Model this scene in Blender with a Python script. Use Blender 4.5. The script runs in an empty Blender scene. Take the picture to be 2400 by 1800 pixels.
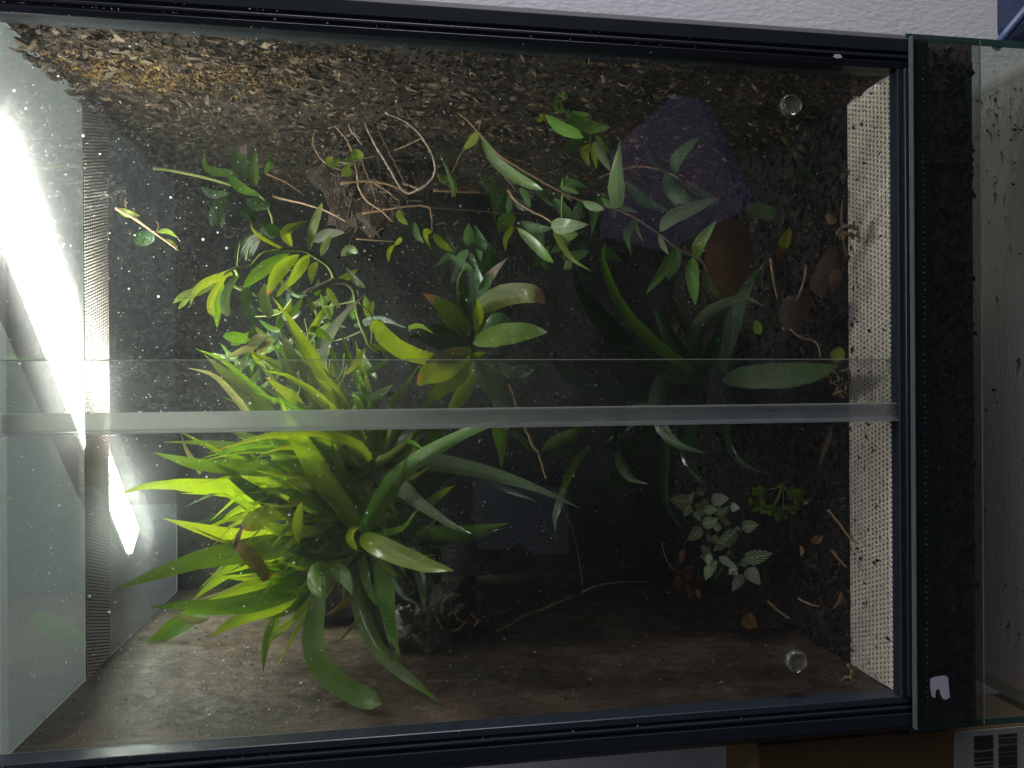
import bpy, bmesh, math, random
from mathutils import Vector, Matrix
import numpy as np
S = bpy.context.scene
COL = S.collection
random.seed(7)
R = math.radians
# ------------------------------------------------------------------ camera
# photograph taken sideways: the tank stands upright (Z up), the camera is rolled a quarter turn
FPX = 1812.0                       # focal length in pixels of the 2400 px wide photograph
PITCH = R(9.0)
CAM = Vector((0.0008, -0.505, 0.496))
FWD = Vector((0, math.cos(PITCH), -math.sin(PITCH)))
RGT = Vector((0, -math.sin(PITCH), -math.cos(PITCH)))
UPV = Vector((1, 0, 0))
ROLL = R(0.357)
RGT, UPV = RGT*math.cos(ROLL) - UPV*math.sin(ROLL), UPV*math.cos(ROLL) + RGT*math.sin(ROLL)
cd = bpy.data.cameras.new('camera'); cam = bpy.data.objects.new('camera', cd); COL.objects.link(cam)
cd.sensor_width = 36; cd.lens = FPX / 2400 * 36; cd.clip_start = 0.01; cd.clip_end = 50
m = Matrix.Identity(4)
for i, a in enumerate((RGT, UPV, -FWD)):
    for j in range(3): m[j][i] = a[j]
m.translation = CAM
cam.matrix_world = m
S.camera = cam
# ------------------------------------------------------------------ world, lights, exposure
w = bpy.data.worlds.new('World'); S.world = w; w.use_nodes = True
bg = w.node_tree.nodes['Background']; bg.inputs[0].default_value = (0.75, 0.85, 1, 1); bg.inputs[1].default_value = 0.03
S.view_settings.view_transform = 'Standard'; S.view_settings.look = 'None'
S.view_settings.exposure = 0.0; S.view_settings.gamma = 1
LAMP_STRENGTH = 105.0
ld = bpy.data.lights.new('room_light', 'AREA'); ld.shape = 'RECTANGLE'; ld.size = 0.9; ld.size_y = 0.6; ld.energy = 14; ld.color = (0.86, 0.9, 1)
lo = bpy.data.objects.new('room_light', ld); COL.objects.link(lo)
lo.location = (0.55, -0.25, 1.9)
lo.rotation_euler = (Vector((0.3, 0.2, 0.3)) - lo.location).to_track_quat('-Z', 'Y').to_euler()
l2 = bpy.data.lights.new('front_fill_light', 'AREA'); l2.shape = 'RECTANGLE'; l2.size = 0.8; l2.size_y = 0.5; l2.energy = 0.6; l2.color = (1.0, 0.95, 0.88)  # added fill from high on the camera side, brightens the tank front
lo2 = bpy.data.objects.new('front_fill_light', l2); COL.objects.link(lo2); lo2.location = (-0.1, -0.5, 1.55)
lo2.rotation_euler = (Vector((0.0, 0.0, 0.0)) - lo2.location).to_track_quat('-Z', 'Y').to_euler()
l3 = bpy.data.lights.new('side_fill_light', 'AREA'); l3.shape = 'RECTANGLE'; l3.size = 0.5; l3.size_y = 0.8; l3.energy = 26; l3.color = (0.95, 0.95, 1.0)  # added low fill from the side to brighten the table under the tank
lo3 = bpy.data.objects.new('side_fill_light', l3); COL.objects.link(lo3); lo3.location = (1.9, -0.38, 0.45)
lo3.rotation_euler = (Vector((0.0, 0.1, 0.05)) - lo3.location).to_track_quat('-Z', 'Y').to_euler()
try:
    S.cycles.max_bounces = 10; S.cycles.transparent_max_bounces = 24; S.cycles.diffuse_bounces = 3
    S.cycles.glossy_bounces = 4; S.cycles.transmission_bounces = 6
    S.cycles.caustics_reflective = False; S.cycles.caustics_refractive = False
    S.cycles.sample_clamp_indirect = 4
    S.cycles.use_denoising = True
except Exception: pass

# ------------------------------------------------------------------ helpers
def at(u, v, Y):
    """point of the world plane Y seen at photo pixel u, v"""
    d = FWD + RGT * ((u - 1200) / FPX) + UPV * ((900 - v) / FPX)
    return CAM + d * ((Y - CAM.y) / d.y)
def depth(p): return (p - CAM).dot(FWD)
def link(o, parent=None):
    COL.objects.link(o)
    if parent:
        o.parent = parent
        o.matrix_parent_inverse = Matrix.Translation(-parent.location)
    return o
def mesh_obj(name, verts, faces, mat=None, parent=None, smooth=False, uvs=None):
    me = bpy.data.meshes.new(name); me.from_pydata([tuple(v) for v in verts], [], faces)
    if uvs is not None:
        ul = me.uv_layers.new(name='UVMap')
        for l in me.loops: ul.data[l.index].uv = uvs[l.vertex_index]
    if smooth: me.polygons.foreach_set('use_smooth', [True] * len(me.polygons))
    if mat: me.materials.append(mat)
    me.update()
    return link(bpy.data.objects.new(name, me), parent)
def tag(o, label=None, cat=None, group=None, kind=None):
    if label: o['label'] = label
    if cat: o['category'] = cat
    if group: o['group'] = group
    if kind: o['kind'] = kind
    return o
def empty(name, loc, label=None, cat=None, group=None):
    o = bpy.data.objects.new(name, None); COL.objects.link(o); o.location = loc; o.empty_display_size = 0.02
    return tag(o, label, cat, group)
class MB:
    def __init__(s): s.v = []; s.f = []
    def box(s, x0, x1, y0, y1, z0, z1):
        b = len(s.v)
        s.v += [(x, y, z) for z in (z0, z1) for y in (y0, y1) for x in (x0, x1)]
        s.f += [tuple(b + i for i in q) for q in ((0,2,3,1),(4,5,7,6),(0,1,5,4),(2,6,7,3),(0,4,6,2),(1,3,7,5))]
        return s
    def tube(s, pts, rs, n=6, cap=True):
        pts = [Vector(p) for p in pts]; b = len(s.v); ref = Vector((0.3, 0.5, 0.81))
        for i, p in enumerate(pts):
            t = (pts[min(i+1, len(pts)-1)] - pts[max(i-1, 0)])
            t = t.normalized() if t.length > 1e-9 else Vector((0,0,1))
            a = t.cross(ref)
            if a.length < 1e-3: a = t.cross(Vector((1,0,0)))
            a.normalize(); c = t.cross(a)
            r = rs[i] if hasattr(rs, '__len__') else rs
            for k in range(n):
                g = 2*math.pi*k/n
                s.v.append(tuple(p + a*(r*math.cos(g)) + c*(r*math.sin(g))))
        for i in range(len(pts)-1):
            for k in range(n):
                k2 = (k+1) % n
                s.f.append((b+i*n+k, b+i*n+k2, b+(i+1)*n+k2, b+(i+1)*n+k))
        if cap:
            s.f.append(tuple(b+k for k in range(n))[::-1]); e = b+(len(pts)-1)*n
            s.f.append(tuple(e+k for k in range(n)))
        return s
    def build(s, name, mat=None, parent=None, smooth=False):
        return mesh_obj(name, s.v, s.f, mat, parent, smooth)
def bevel(o, w=0.001, seg=2):
    md = o.modifiers.new('bevel', 'BEVEL'); md.width = w; md.segments = seg; md.limit_method = 'ANGLE'; return o
def spline(pts, n):
    pts = [Vector(p) for p in pts]
    if len(pts) == 2: return [pts[0].lerp(pts[1], i/(n-1)) for i in range(n)]
    P = [pts[0]*2-pts[1]] + pts + [pts[-1]*2-pts[-2]]
    out = []; m = len(pts)-1
    for i in range(n):
        t = i/(n-1)*m; k = min(int(t), m-1); t -= k
        a, b, c, d = P[k:k+4]
        out.append(0.5*((2*b)+(c-a)*t+(2*a-5*b+4*c-d)*t*t+(3*b-a-3*c+d)*t**3))
    return out
# ------------------------------------------------------------------ materials
def nm(name):
    m = bpy.data.materials.new(name); m.use_nodes = True; nt = m.node_tree
    for n in list(nt.nodes): nt.nodes.remove(n)
    out = nt.nodes.new('ShaderNodeOutputMaterial')
    return m, nt, out
def N(nt, t, **kw):
    n = nt.nodes.new('ShaderNode'+t)
    for k, v in kw.items():
        if k in n.inputs: n.inputs[k].default_value = v
        else: setattr(n, k, v)
    return n
def ramp(nt, fac, stops):
    r = nt.nodes.new('ShaderNodeValToRGB'); e = r.color_ramp.elements
    while len(e) > 1: e.remove(e[0])
    e[0].position = stops[0][0]; e[0].color = (*stops[0][1], 1) if len(stops[0][1]) == 3 else stops[0][1]
    for p, c in stops[1:]:
        x = e.new(p); x.color = (*c, 1)
    nt.links.new(fac, r.inputs[0]); return r.outputs[0]
def g3(x): return (x, x, x)
def math_(nt, op, a, b=None, c=None):
    n = nt.nodes.new('ShaderNodeMath'); n.operation = op
    for i, x in enumerate((a, b, c)):
        if x is None: continue
        if hasattr(x, 'links') or hasattr(x, 'is_output'): nt.links.new(x, n.inputs[i])
        else: n.inputs[i].default_value = x
    return n.outputs[0]
def mixc(nt, f, a, b, blend='MIX'):
    n = nt.nodes.new('ShaderNodeMix'); n.data_type = 'RGBA'; n.blend_type = blend
    for i, x in ((0, f), (6, a), (7, b)):
        if hasattr(x, 'is_output'): nt.links.new(x, n.inputs[i])
        elif i == 0: n.inputs[0].default_value = x
        else: n.inputs[i].default_value = (*x, 1)
    return n.outputs[2]
def noise(nt, co, scale, detail=4, rough=0.5, dist=0):
    n = N(nt, 'TexNoise', Scale=scale, Detail=detail, Roughness=rough, Distortion=dist)
    if co is not None: nt.links.new(co, n.inputs['Vector'])
    return n.outputs['Fac']
def objco(nt): return N(nt, 'TexCoord').outputs['Object']
def simple(name, colr, rough=0.6, metal=0, var=0.25, nscale=60, bump=0.0, bscale=300, spec=0.5, stretch=None):
    m, nt, out = nm(name); b = N(nt, 'BsdfPrincipled', Roughness=rough, Metallic=metal)
    b.inputs['Specular IOR Level'].default_value = spec
    co = objco(nt)
    if stretch:
        mp = N(nt, 'Mapping'); mp.inputs['Scale'].default_value = stretch; nt.links.new(co, mp.inputs[0]); co = mp.outputs[0]
    f = noise(nt, co, nscale, 6, 0.6)
    c = mixc(nt, f, tuple(x*(1-var) for x in colr), tuple(min(1, x*(1+var)) for x in colr))
    nt.links.new(c, b.inputs['Base Color'])
    if bump:
        bp = N(nt, 'Bump', Strength=bump, Distance=0.002)
        nt.links.new(noise(nt, co, bscale, 5, 0.6), bp.inputs['Height']); nt.links.new(bp.outputs[0], b.inputs['Normal'])
    nt.links.new(b.outputs[0], out.inputs[0]); return m
def glassmat(name, tint=(0.95, 0.96, 0.95), film=0.02, specks=0.0, smear=0.02, refl=1.9, speck_scale=260, halo=0.0):
    m, nt, out = nm(name); co = objco(nt)
    tr = N(nt, 'BsdfTransparent'); tr.inputs[0].default_value = (*tint, 1)
    gl = N(nt, 'BsdfGlossy', Roughness=0.01); gl.inputs[0].default_value = (1, 1, 1, 1)
    fr = N(nt, 'Fresnel', IOR=1.5)
    mx = N(nt, 'MixShader'); bf = N(nt, 'NewGeometry'); nt.links.new(math_(nt, 'MULTIPLY', math_(nt, 'MULTIPLY', fr.outputs[0], refl), math_(nt, 'SUBTRACT', 1.0, bf.outputs['Backfacing'])), mx.inputs[0])
    nt.links.new(tr.outputs[0], mx.inputs[1]); nt.links.new(gl.outputs[0], mx.inputs[2])
    if film <= 0 and specks <= 0:
        nt.links.new(mx.outputs[0], out.inputs[0]); return m
    tl = N(nt, 'BsdfTranslucent'); tl.inputs[0].default_value = (0.9, 0.92, 0.93, 1)
    df = N(nt, 'BsdfDiffuse'); df.inputs[0].default_value = (0.85, 0.86, 0.85, 1)
    ds = N(nt, 'MixShader'); ds.inputs[0].default_value = 0.04; nt.links.new(tl.outputs[0], ds.inputs[1]); nt.links.new(df.outputs[0], ds.inputs[2])
    big = noise(nt, co, 9, 3, 0.6, 0.5)
    fine = ramp(nt, noise(nt, co, 420, 3, 0.8, 1.0), [(0.42, g3(0.12)), (0.60, g3(0.6)), (0.70, g3(2.2))])
    f = math_(nt, 'MULTIPLY_ADD', math_(nt, 'MULTIPLY', big, fine), smear*4, film*0.4)
    if specks > 0:
        for sc, thr, amt in ((speck_scale*1.15, 0.11, 0.8), (speck_scale*2.8, 0.14, 0.6), (speck_scale*0.5, 0.035, 0.9)):
            vo = N(nt, 'TexVoronoi', Scale=sc); nt.links.new(co, vo.inputs['Vector'])
            sep = N(nt, 'SeparateColor'); nt.links.new(vo.outputs['Color'], sep.inputs[0])
            rad = math_(nt, 'MULTIPLY', math_(nt, 'POWER', sep.outputs[0], 3.0), thr*1.6)
            hit = math_(nt, 'LESS_THAN', vo.outputs['Distance'], rad)
            keep = math_(nt, 'LESS_THAN', sep.outputs[1], specks)
            f = math_(nt, 'MULTIPLY_ADD', math_(nt, 'MULTIPLY', hit, keep), amt*0.75, f)
        # fibres and scratches
        mp = N(nt, 'Mapping'); mp.inputs['Scale'].default_value = (1.3, 1, 1); nt.links.new(co, mp.inputs[0])
        fb = noise(nt, mp.outputs[0], 55, 2, 0.5, 4.0)
        ln = math_(nt, 'LESS_THAN', math_(nt, 'ABSOLUTE', math_(nt, 'SUBTRACT', fb, 0.5)), 0.0022)
        pa = math_(nt, 'GREATER_THAN', noise(nt, co, 38, 3, 0.7), 0.60)
        f = math_(nt, 'MULTIPLY_ADD', math_(nt, 'MULTIPLY', ln, pa), 0.3, f)
    rf = N(nt, 'BsdfRefraction', IOR=1.22, Roughness=0.60); rf.inputs[0].default_value = (0.95, 0.97, 1, 1)
    m0 = N(nt, 'MixShader'); m0.inputs[0].default_value = halo; nt.links.new(mx.outputs[0], m0.inputs[1]); nt.links.new(rf.outputs[0], m0.inputs[2])
    if halo > 0: mx = m0
    cl = N(nt, 'Clamp'); nt.links.new(f, cl.inputs[0]); cl.inputs[2].default_value = 0.9
    m2 = N(nt, 'MixShader'); nt.links.new(cl.outputs[0], m2.inputs[0])
    nt.links.new(mx.outputs[0], m2.inputs[1]); nt.links.new(ds.outputs[0], m2.inputs[2])
    nt.links.new(m2.outputs[0], out.inputs[0]); return m
_lm = {}
def leafmat(key, base, tip=None, t0=0.8, rough=0.28, trans=0.35, stripe=0.25, vein=None, spots=None, spec=0.5):
    if key in _lm: return _lm[key]
    m, nt, out = nm('leaf_'+key)
    uv = N(nt, 'UVMap').outputs[0]; sp = N(nt, 'SeparateXYZ'); nt.links.new(uv, sp.inputs[0])
    co = objco(nt); oi = N(nt, 'ObjectInfo')
    n1 = noise(nt, co, 45, 4, 0.6)
    c = mixc(nt, n1, tuple(x*0.7 for x in base), tuple(min(1, x*1.35) for x in base))
    # parallel veins along the blade
    mp = N(nt, 'Mapping'); mp.inputs['Scale'].default_value = (26, 1.6, 1); nt.links.new(uv, mp.inputs[0])
    st = noise(nt, mp.outputs[0], 1.0, 3, 0.6)
    c = mixc(nt, math_(nt, 'MULTIPLY', st, stripe), c, tuple(min(1, x*2.0) for x in base))
    hs = N(nt, 'HueSaturation'); nt.links.new(math_(nt, 'MULTIPLY_ADD', oi.outputs['Random'], 0.02, 0.49), hs.inputs['Hue'])
    nt.links.new(math_(nt, 'MULTIPLY_ADD', oi.outputs['Random'], 0.5, 0.78), hs.inputs['Value'])
    nt.links.new(c, hs.inputs['Color']); c = hs.outputs[0]
    if spots:
        f = ramp(nt, noise(nt, co, 130, 3, 0.7), [(0.58, g3(0)), (0.68, g3(1))]); c = mixc(nt, math_(nt, 'MULTIPLY', f, 0.7), c, spots)
    if vein == 'net':
        # white veins: midrib and side veins slanting to the tip
        ax = math_(nt, 'ABSOLUTE', math_(nt, 'SUBTRACT', sp.outputs[0], 0.5))
        wv = math_(nt, 'SINE', math_(nt, 'MULTIPLY', math_(nt, 'SUBTRACT', sp.outputs[1], math_(nt, 'MULTIPLY', ax, 0.9)), 36))
        sv = math_(nt, 'GREATER_THAN', wv, 0.1)
        mid = math_(nt, 'LESS_THAN', ax, 0.045)
        nn = math_(nt, 'GREATER_THAN', math_(nt, 'MULTIPLY_ADD', n1, 0.8, math_(nt, 'ADD', sv, mid)), 0.75)
        c = mixc(nt, nn, c, (0.80, 0.88, 0.62))
    if vein == 'mid':
        ax = math_(nt, 'ABSOLUTE', math_(nt, 'SUBTRACT', sp.outputs[0], 0.5))
        c = mixc(nt, math_(nt, 'MULTIPLY', math_(nt, 'LESS_THAN', ax, 0.03), 0.5), c, tuple(min(1, x*2.4) for x in base))
    if tip:
        e = math_(nt, 'ADD', sp.outputs[1], math_(nt, 'MULTIPLY', math_(nt, 'SUBTRACT', noise(nt, co, 90, 3, 0.7), 0.5), 0.35))
        f = ramp(nt, e, [(t0-0.05, g3(0)), (t0+0.05, g3(1))])
        tc = mixc(nt, noise(nt, co, 160, 4, 0.7), tuple(x*0.4 for x in tip), tuple(min(1, x*1.3) for x in tip))
        c = mixc(nt, f, c, tc)
    b = N(nt, 'BsdfPrincipled', Roughness=rough); b.inputs['Specular IOR Level'].default_value = spec; b.inputs['Coat Weight'].default_value = 0.35; b.inputs['Coat Roughness'].default_value = 0.12; nt.links.new(c, b.inputs['Base Color'])
    bp = N(nt, 'Bump', Strength=0.6, Distance=0.0014)
    nt.links.new(math_(nt, 'ADD', st, math_(nt, 'MULTIPLY', noise(nt, co, 180, 3), 0.7)), bp.inputs['Height'])
    nt.links.new(bp.outputs[0], b.inputs['Normal'])
    tl = N(nt, 'BsdfTranslucent'); nt.links.new(mixc(nt, 1.0, c, (1.5, 1.25, 0.5), 'MULTIPLY'), tl.inputs[0])
    mx = N(nt, 'MixShader'); mx.inputs[0].default_value = trans
    nt.links.new(b.outputs[0], mx.inputs[1]); nt.links.new(tl.outputs[0], mx.inputs[2]); nt.links.new(mx.outputs[0], out.inputs[0])
    _lm[key] = m; return m
ORG = (0.5, 0.16, 0.03); BRN = (0.22, 0.12, 0.07); PNK = (0.32, 0.19, 0.13)
LM = dict(
    br=leafmat('bright', (0.20, 0.31, 0.014), trans=0.5), br2=leafmat('bright_orange_tip', (0.20, 0.31, 0.014), ORG, 0.93, trans=0.5),
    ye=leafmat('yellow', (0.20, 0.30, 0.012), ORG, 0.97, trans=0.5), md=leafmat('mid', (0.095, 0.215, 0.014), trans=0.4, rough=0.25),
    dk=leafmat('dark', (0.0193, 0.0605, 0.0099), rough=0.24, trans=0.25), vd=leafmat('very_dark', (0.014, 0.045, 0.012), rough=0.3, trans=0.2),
    gy=leafmat('greyish', (0.0825, 0.1430, 0.0550), rough=0.35, trans=0.3), pa=leafmat('pale', (0.1980, 0.2530, 0.1100), PNK, 0.9, trans=0.4),
    si=leafmat('silver', (0.2200, 0.2530, 0.1870), rough=0.4, trans=0.3), pu=leafmat('purple_tip', (0.0385, 0.0770, 0.0165), (0.2, 0.12, 0.14), 0.72),
    bt=leafmat('brown_tip', (0.1485, 0.1980, 0.0385), (0.10, 0.055, 0.028), 0.74, trans=0.4, spots=(0.4, 0.36, 0.14)),
    mo=leafmat('mottled', (0.1210, 0.1980, 0.0330), (0.5, 0.52, 0.4), 0.93, trans=0.4, spots=(0.42, 0.42, 0.16)),
    wi=leafmat('withered', (0.0880, 0.0935, 0.0330), (0.28, 0.2, 0.19), 0.5, rough=0.35, spots=(0.3, 0.2, 0.1)),
    dead=leafmat('dead', (0.075, 0.036, 0.018), rough=0.6, trans=0.15, spots=(0.12, 0.07, 0.04)), 
    hoya=leafmat('vine', (0.14, 0.27, 0.05), rough=0.24, trans=0.3, vein='mid'), hod=leafmat('vine_dark', (0.055, 0.14, 0.03), rough=0.3, trans=0.25, vein='mid'),
    hop=leafmat('vine_pale', (0.24, 0.34, 0.17), PNK, 0.93, rough=0.3, trans=0.3, vein='mid'), hoy=leafmat('vine_yellow', (0.22, 0.30, 0.02), rough=0.3, trans=0.4),
    fit=leafmat('white_veined', (0.06, 0.16, 0.03), rough=0.5, trans=0.2, vein='net', stripe=0), fip=leafmat('veined_pale', (0.55, 0.62, 0.48), rough=0.5, trans=0.2, stripe=0.1),
    red=leafmat('rust', (0.18, 0.06, 0.015), rough=0.5, trans=0.3), lobed=leafmat('lobed', (0.18, 0.28, 0.02), rough=0.5, trans=0.4),
    tan=leafmat('tan', (0.28, 0.17, 0.08), rough=0.7, trans=0.2), ora=leafmat('orange', (0.28, 0.15, 0.02), rough=0.5, trans=0.3))
STG = simple('green_stem', (0.24, 0.30, 0.06), 0.5, var=0.3); STB = simple('brown_stem', (0.22, 0.13, 0.07), 0.6, var=0.45, nscale=200, bump=0.5)
STR = simple('root_skin', (0.30, 0.23, 0.18), 0.6, var=0.5, nscale=250, bump=0.7, bscale=500); STK = simple('dark_root', (0.07, 0.045, 0.035), 0.7, var=0.5, nscale=200, bump=0.6)
STT = simple('tan_stem', (0.36, 0.23, 0.13), 0.6, var=0.3, nscale=120)

# ------------------------------------------------------------------ leaves and stems
def prof(kind, t):
    if kind == 'strap':
        return (0.62+0.38*min(1, t/0.3)) * max(0.0, 1-max(0, (t-0.33)/0.67)**1.35)
    if kind == 'lance':
        return max(0.0, math.sin(math.pi*min(1, t**0.85)))**0.75
    if kind == 'oval':
        return math.sqrt(max(0, 1-(2*t-1)**2))
    if kind == 'blunt':
        return (0.55+0.45*min(1, t/0.4)) * math.sqrt(max(0, 1-max(0, (t-0.8)/0.2)**2))
    if kind == 'ovate':
        return max(0.0, math.sin(math.pi*t**0.62))**0.8
    return 1
def leaf(parent, pts, w, mat, Y=(0.15, 0.1), kind='strap', fold=0.28, tw=None, n=None, bulge=0.0, name='leaf', label=None, rip=0.03):
    """pts: (u,v) photo pixels from base to tip, w: widest width in photo pixels, Y: depth behind the doors at base and tip"""
    if not hasattr(Y, '__len__'): Y = (Y, Y)
    if n is None: n = 14 if w > 30 else 10
    k = len(pts); P = []
    for i, p in enumerate(pts):
        t = i/(k-1); y = p[2] if len(p) > 2 else Y[0]*(1-t)+Y[1]*t - bulge*math.sin(math.pi*t)
        P.append(at(p[0], p[1], y))
    Q = spline(P, n)
    if tw is None: tw = random.uniform(-32, 32)
    ww = 1.0*w/FPX*depth(Q[n//2])/max(0.6, math.cos(R(tw)))
    V = []; F = []; UV = []; xs = (-1, -0.55, 0, 0.55, 1); ph = random.uniform(0, 6); fs = random.choice((-1, 1)) if fold < 0.35 else 1
    for i, p in enumerate(Q):
        t = i/(n-1)
        tg = (Q[min(i+1, n-1)]-Q[max(i-1, 0)]).normalized()
        vd = (p-CAM).normalized(); s = tg.cross(vd)
        if s.length < 0.05: s = tg.cross(Vector((0, 1, 0.3)))
        s.normalize(); nn = s.cross(tg).normalized()
        rm = Matrix.Rotation(R(tw*(0.6+0.8*t)), 3, tg); s = rm @ s; nn = rm @ nn
        hw = ww/2*prof(kind, t)
        hw = max(hw, ww*0.012)
        for x in xs:
            q = p + s*(hw*x*(1+rip*math.sin(9*t*3+ph+x))) + nn*(fs*fold*hw*(abs(x)-0.4)) + nn*(rip*ww*math.sin(t*8+ph*2)*x*0.6)
            V.append(q); UV.append((0.5+x/2, t))
    for i in range(n-1):
        for j in range(4):
            a = i*5+j; F.append((a, a+1, a+6, a+5))
    o = mesh_obj(name, V, F, LM[mat] if isinstance(mat, str) else mat, parent, True, UV)
    if label: o['label'] = label
    return o
def stem(parent, pts, w, mat, Y=(0.15, 0.15), name='stem', n=None, wob=0.0, taper=0.6, sides=6, label=None, bead=0):
    if not hasattr(Y, '__len__'): Y = (Y, Y)
    k = len(pts); P = []
    for i, p in enumerate(pts):
        t = i/(k-1); y = p[2] if len(p) > 2 else Y[0]*(1-t)+Y[1]*t
        P.append(at(p[0], p[1], y))
    n = n or max(8, 5*k); Q = spline(P, n)
    r = w/FPX*depth(Q[0])/2
    Q = [q+Vector([random.uniform(-wob, wob)*r for _ in range(3)]) for q in Q]
    rs = [r*(1-(1-taper)*i/(n-1))*(1+(random.uniform(-bead, bead))) for i in range(n)]
    o = MB().tube(Q, rs, sides).build(name, mat, parent, True)
    if label: o['label'] = label
    return o
def plant(name, u, v, Y, label, cat, group=None):
    return empty(name, at(u, v, Y), label, cat, group)
# ------------------------------------------------------------------ room
def atz(u, v, Z):
    d = FWD + RGT * ((u - 1200) / FPX) + UPV * ((900 - v) / FPX)
    return CAM + d * ((Z - CAM.z) / d.z)
def wallpaper():
    m, nt, out = nm('wallpaper'); b = N(nt, 'BsdfPrincipled', Roughness=0.7); co = objco(nt)
    c = mixc(nt, noise(nt, co, 6, 3), (0.50, 0.50, 0.52), (0.58, 0.58, 0.60)); nt.links.new(c, b.inputs['Base Color'])
    mp = N(nt, 'Mapping'); mp.inputs['Scale'].default_value = (1.0, 1, 0.45); nt.links.new(co, mp.inputs[0])
    vo = N(nt, 'TexVoronoi', Scale=190.0, feature='SMOOTH_F1'); nt.links.new(mp.outputs[0], vo.inputs['Vector'])
    h = math_(nt, 'ADD', vo.outputs['Distance'], math_(nt, 'MULTIPLY', noise(nt, mp.outputs[0], 150, 4, 0.7, 1.0), 1.6))
    bp = N(nt, 'Bump', Strength=0.4, Distance=0.002); nt.links.new(h, bp.inputs['Height']); nt.links.new(bp.outputs[0], b.inputs['Normal'])
    nt.links.new(b.outputs[0], out.inputs[0]); return m
MB().box(-1.3, 1.3, 0.47, 0.50, -0.7, 1.7).build('wall', wallpaper()).__setitem__('kind', 'structure')
tabm = simple('painted_wood', (0.40, 0.36, 0.325), 0.6, var=0.22, nscale=14, bump=0.5, bscale=120, stretch=(0.35, 7, 1))
MB().box(-0.256, 0.256, 0.0, 0.465, -0.03, 0.0).build('table_top', tabm).__setitem__('kind', 'structure')
# crumbs of soil lying on the table
def chips(name, n, place, size, mat, parent=None, asp=(0.25, 0.6), seed=1, lift=0.5, big=None):
    rn = random.Random(seed); V = []; F = []
    for i in range(n):
        p, nrm, tdir = place(rn)
        nrm = (nrm + Vector([rn.gauss(0, lift) for _ in range(3)])).normalized()
        t = (tdir + Vector([rn.gauss(0, 0.6) for _ in range(3)])); t = (t - nrm*t.dot(nrm)).normalized(); b = nrm.cross(t)
        L = size[0]+(size[1]-size[0])*rn.random()**2.2; W = L*rn.uniform(*asp); k = len(V); h = rn.uniform(0.05, 0.25)*L
        V += [p - t*L/2 + b*W*rn.uniform(-.3, .1), p - t*L*0.1 - b*W/2 + nrm*h, p + t*L/2 + b*W*rn.uniform(-.2, .3), p + t*L*0.05 + b*W/2 + nrm*h*rn.uniform(0.2, 1)]
        F += [(k, k+1, k+3), (k+1, k+2, k+3)]
    return mesh_obj(name, V, F, mat, parent)
def chipmat(name, stops, rough=0.6):
    m, nt, out = nm(name); b = N(nt, 'BsdfPrincipled', Roughness=rough); b.inputs['Specular IOR Level'].default_value = 0.35
    g = N(nt, 'NewGeometry'); c = ramp(nt, g.outputs['Random Per Island'], stops)
    c = mixc(nt, noise(nt, objco(nt), 160, 3), c, (0.02, 0.015, 0.01)); 
    nt.links.new(c, b.inputs['Base Color']); nt.links.new(b.outputs[0], out.inputs[0]); return m
dark_chip = chipmat('soil_crumb', [(0, (0.003, 0.002, 0.0015)), (0.7, (0.010, 0.006, 0.0045)), (0.94, (0.045, 0.026, 0.015)), (1, (0.17, 0.10, 0.06))], 0.7)
cr = chips('soil_crumbs', 420, lambda r: (Vector((r.choice((r.uniform(-0.245, 0.245), 0.24-abs(r.gauss(0, 0.03)))), r.uniform(0.02, 0.12), 0.0012)), Vector((0, 0, 1)), Vector((1, 0, 0))), (0.0008, 0.006), dark_chip, lift=0.2, seed=4)
tag(cr, 'dark soil crumbs scattered on the painted board under the tank', kind='stuff')
# cardboard box with a barcode label, standing left of the tank
bx = at(1775, 1700, 0.02); cz = bx.z
card = simple('cardboard', (0.20, 0.115, 0.055), 0.8, var=0.12, nscale=30, bump=0.15)
crd = MB().box(-0.56, -0.262, 0.02, 0.075, -0.5, cz).build('cardboard_box', card); bevel(crd, 0.002)
tag(crd, 'brown cardboard box with a white barcode label, left of the tank', 'box')
paper = simple('label_paper', (0.42, 0.40, 0.40), 0.5, var=0.05); ink = simple('label_ink', (0.03, 0.03, 0.035), 0.6, var=0.1)
z1 = at(2238, 1700, 0.019).z
MB().box(-0.40, -0.264, 0.0188, 0.0199, 0.004, z1).build('paper_label', paper, crd)
rn = random.Random(3)
for (ua, ub) in ((2283, 2327), (2340, 2383)):
    za, zb = at(ub, 1720, 0.0186).z, at(ua, 1720, 0.0186).z; x = -0.398; mb = MB()
    while x < -0.268:
        wd = rn.choice((0.0006, 0.0012, 0.002, 0.003)); mb.box(x, min(x+wd, -0.267), 0.0182, 0.0188, za, zb); x += wd+rn.choice((0.0006, 0.001, 0.0018))
    mb.build('barcode', ink, crd)
# dark blue storage bag, right of the tank
p = at(2322, 112, 0.12); blue = simple('blue_cloth', (0.02, 0.035, 0.09), 0.7, var=0.3, nscale=20, bump=0.5, bscale=500)
bag = MB().box(at(2322, 112, 0.12).x, 0.62, 0.012, 0.12, -0.5, p.z).build('storage_bag', blue); bevel(bag, 0.012, 3); tag(bag, 'dark blue cloth bag standing right of the tank', 'bag')
MB().tube([at(2335, 112, 0.008), at(2362, 75, 0.006), at(2400, 30, 0.006), at(2440, -20, 0.007)], 0.0035, 8).build('piping', simple('blue_piping', (0.07, 0.10, 0.2), 0.5), bag, True)
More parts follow.
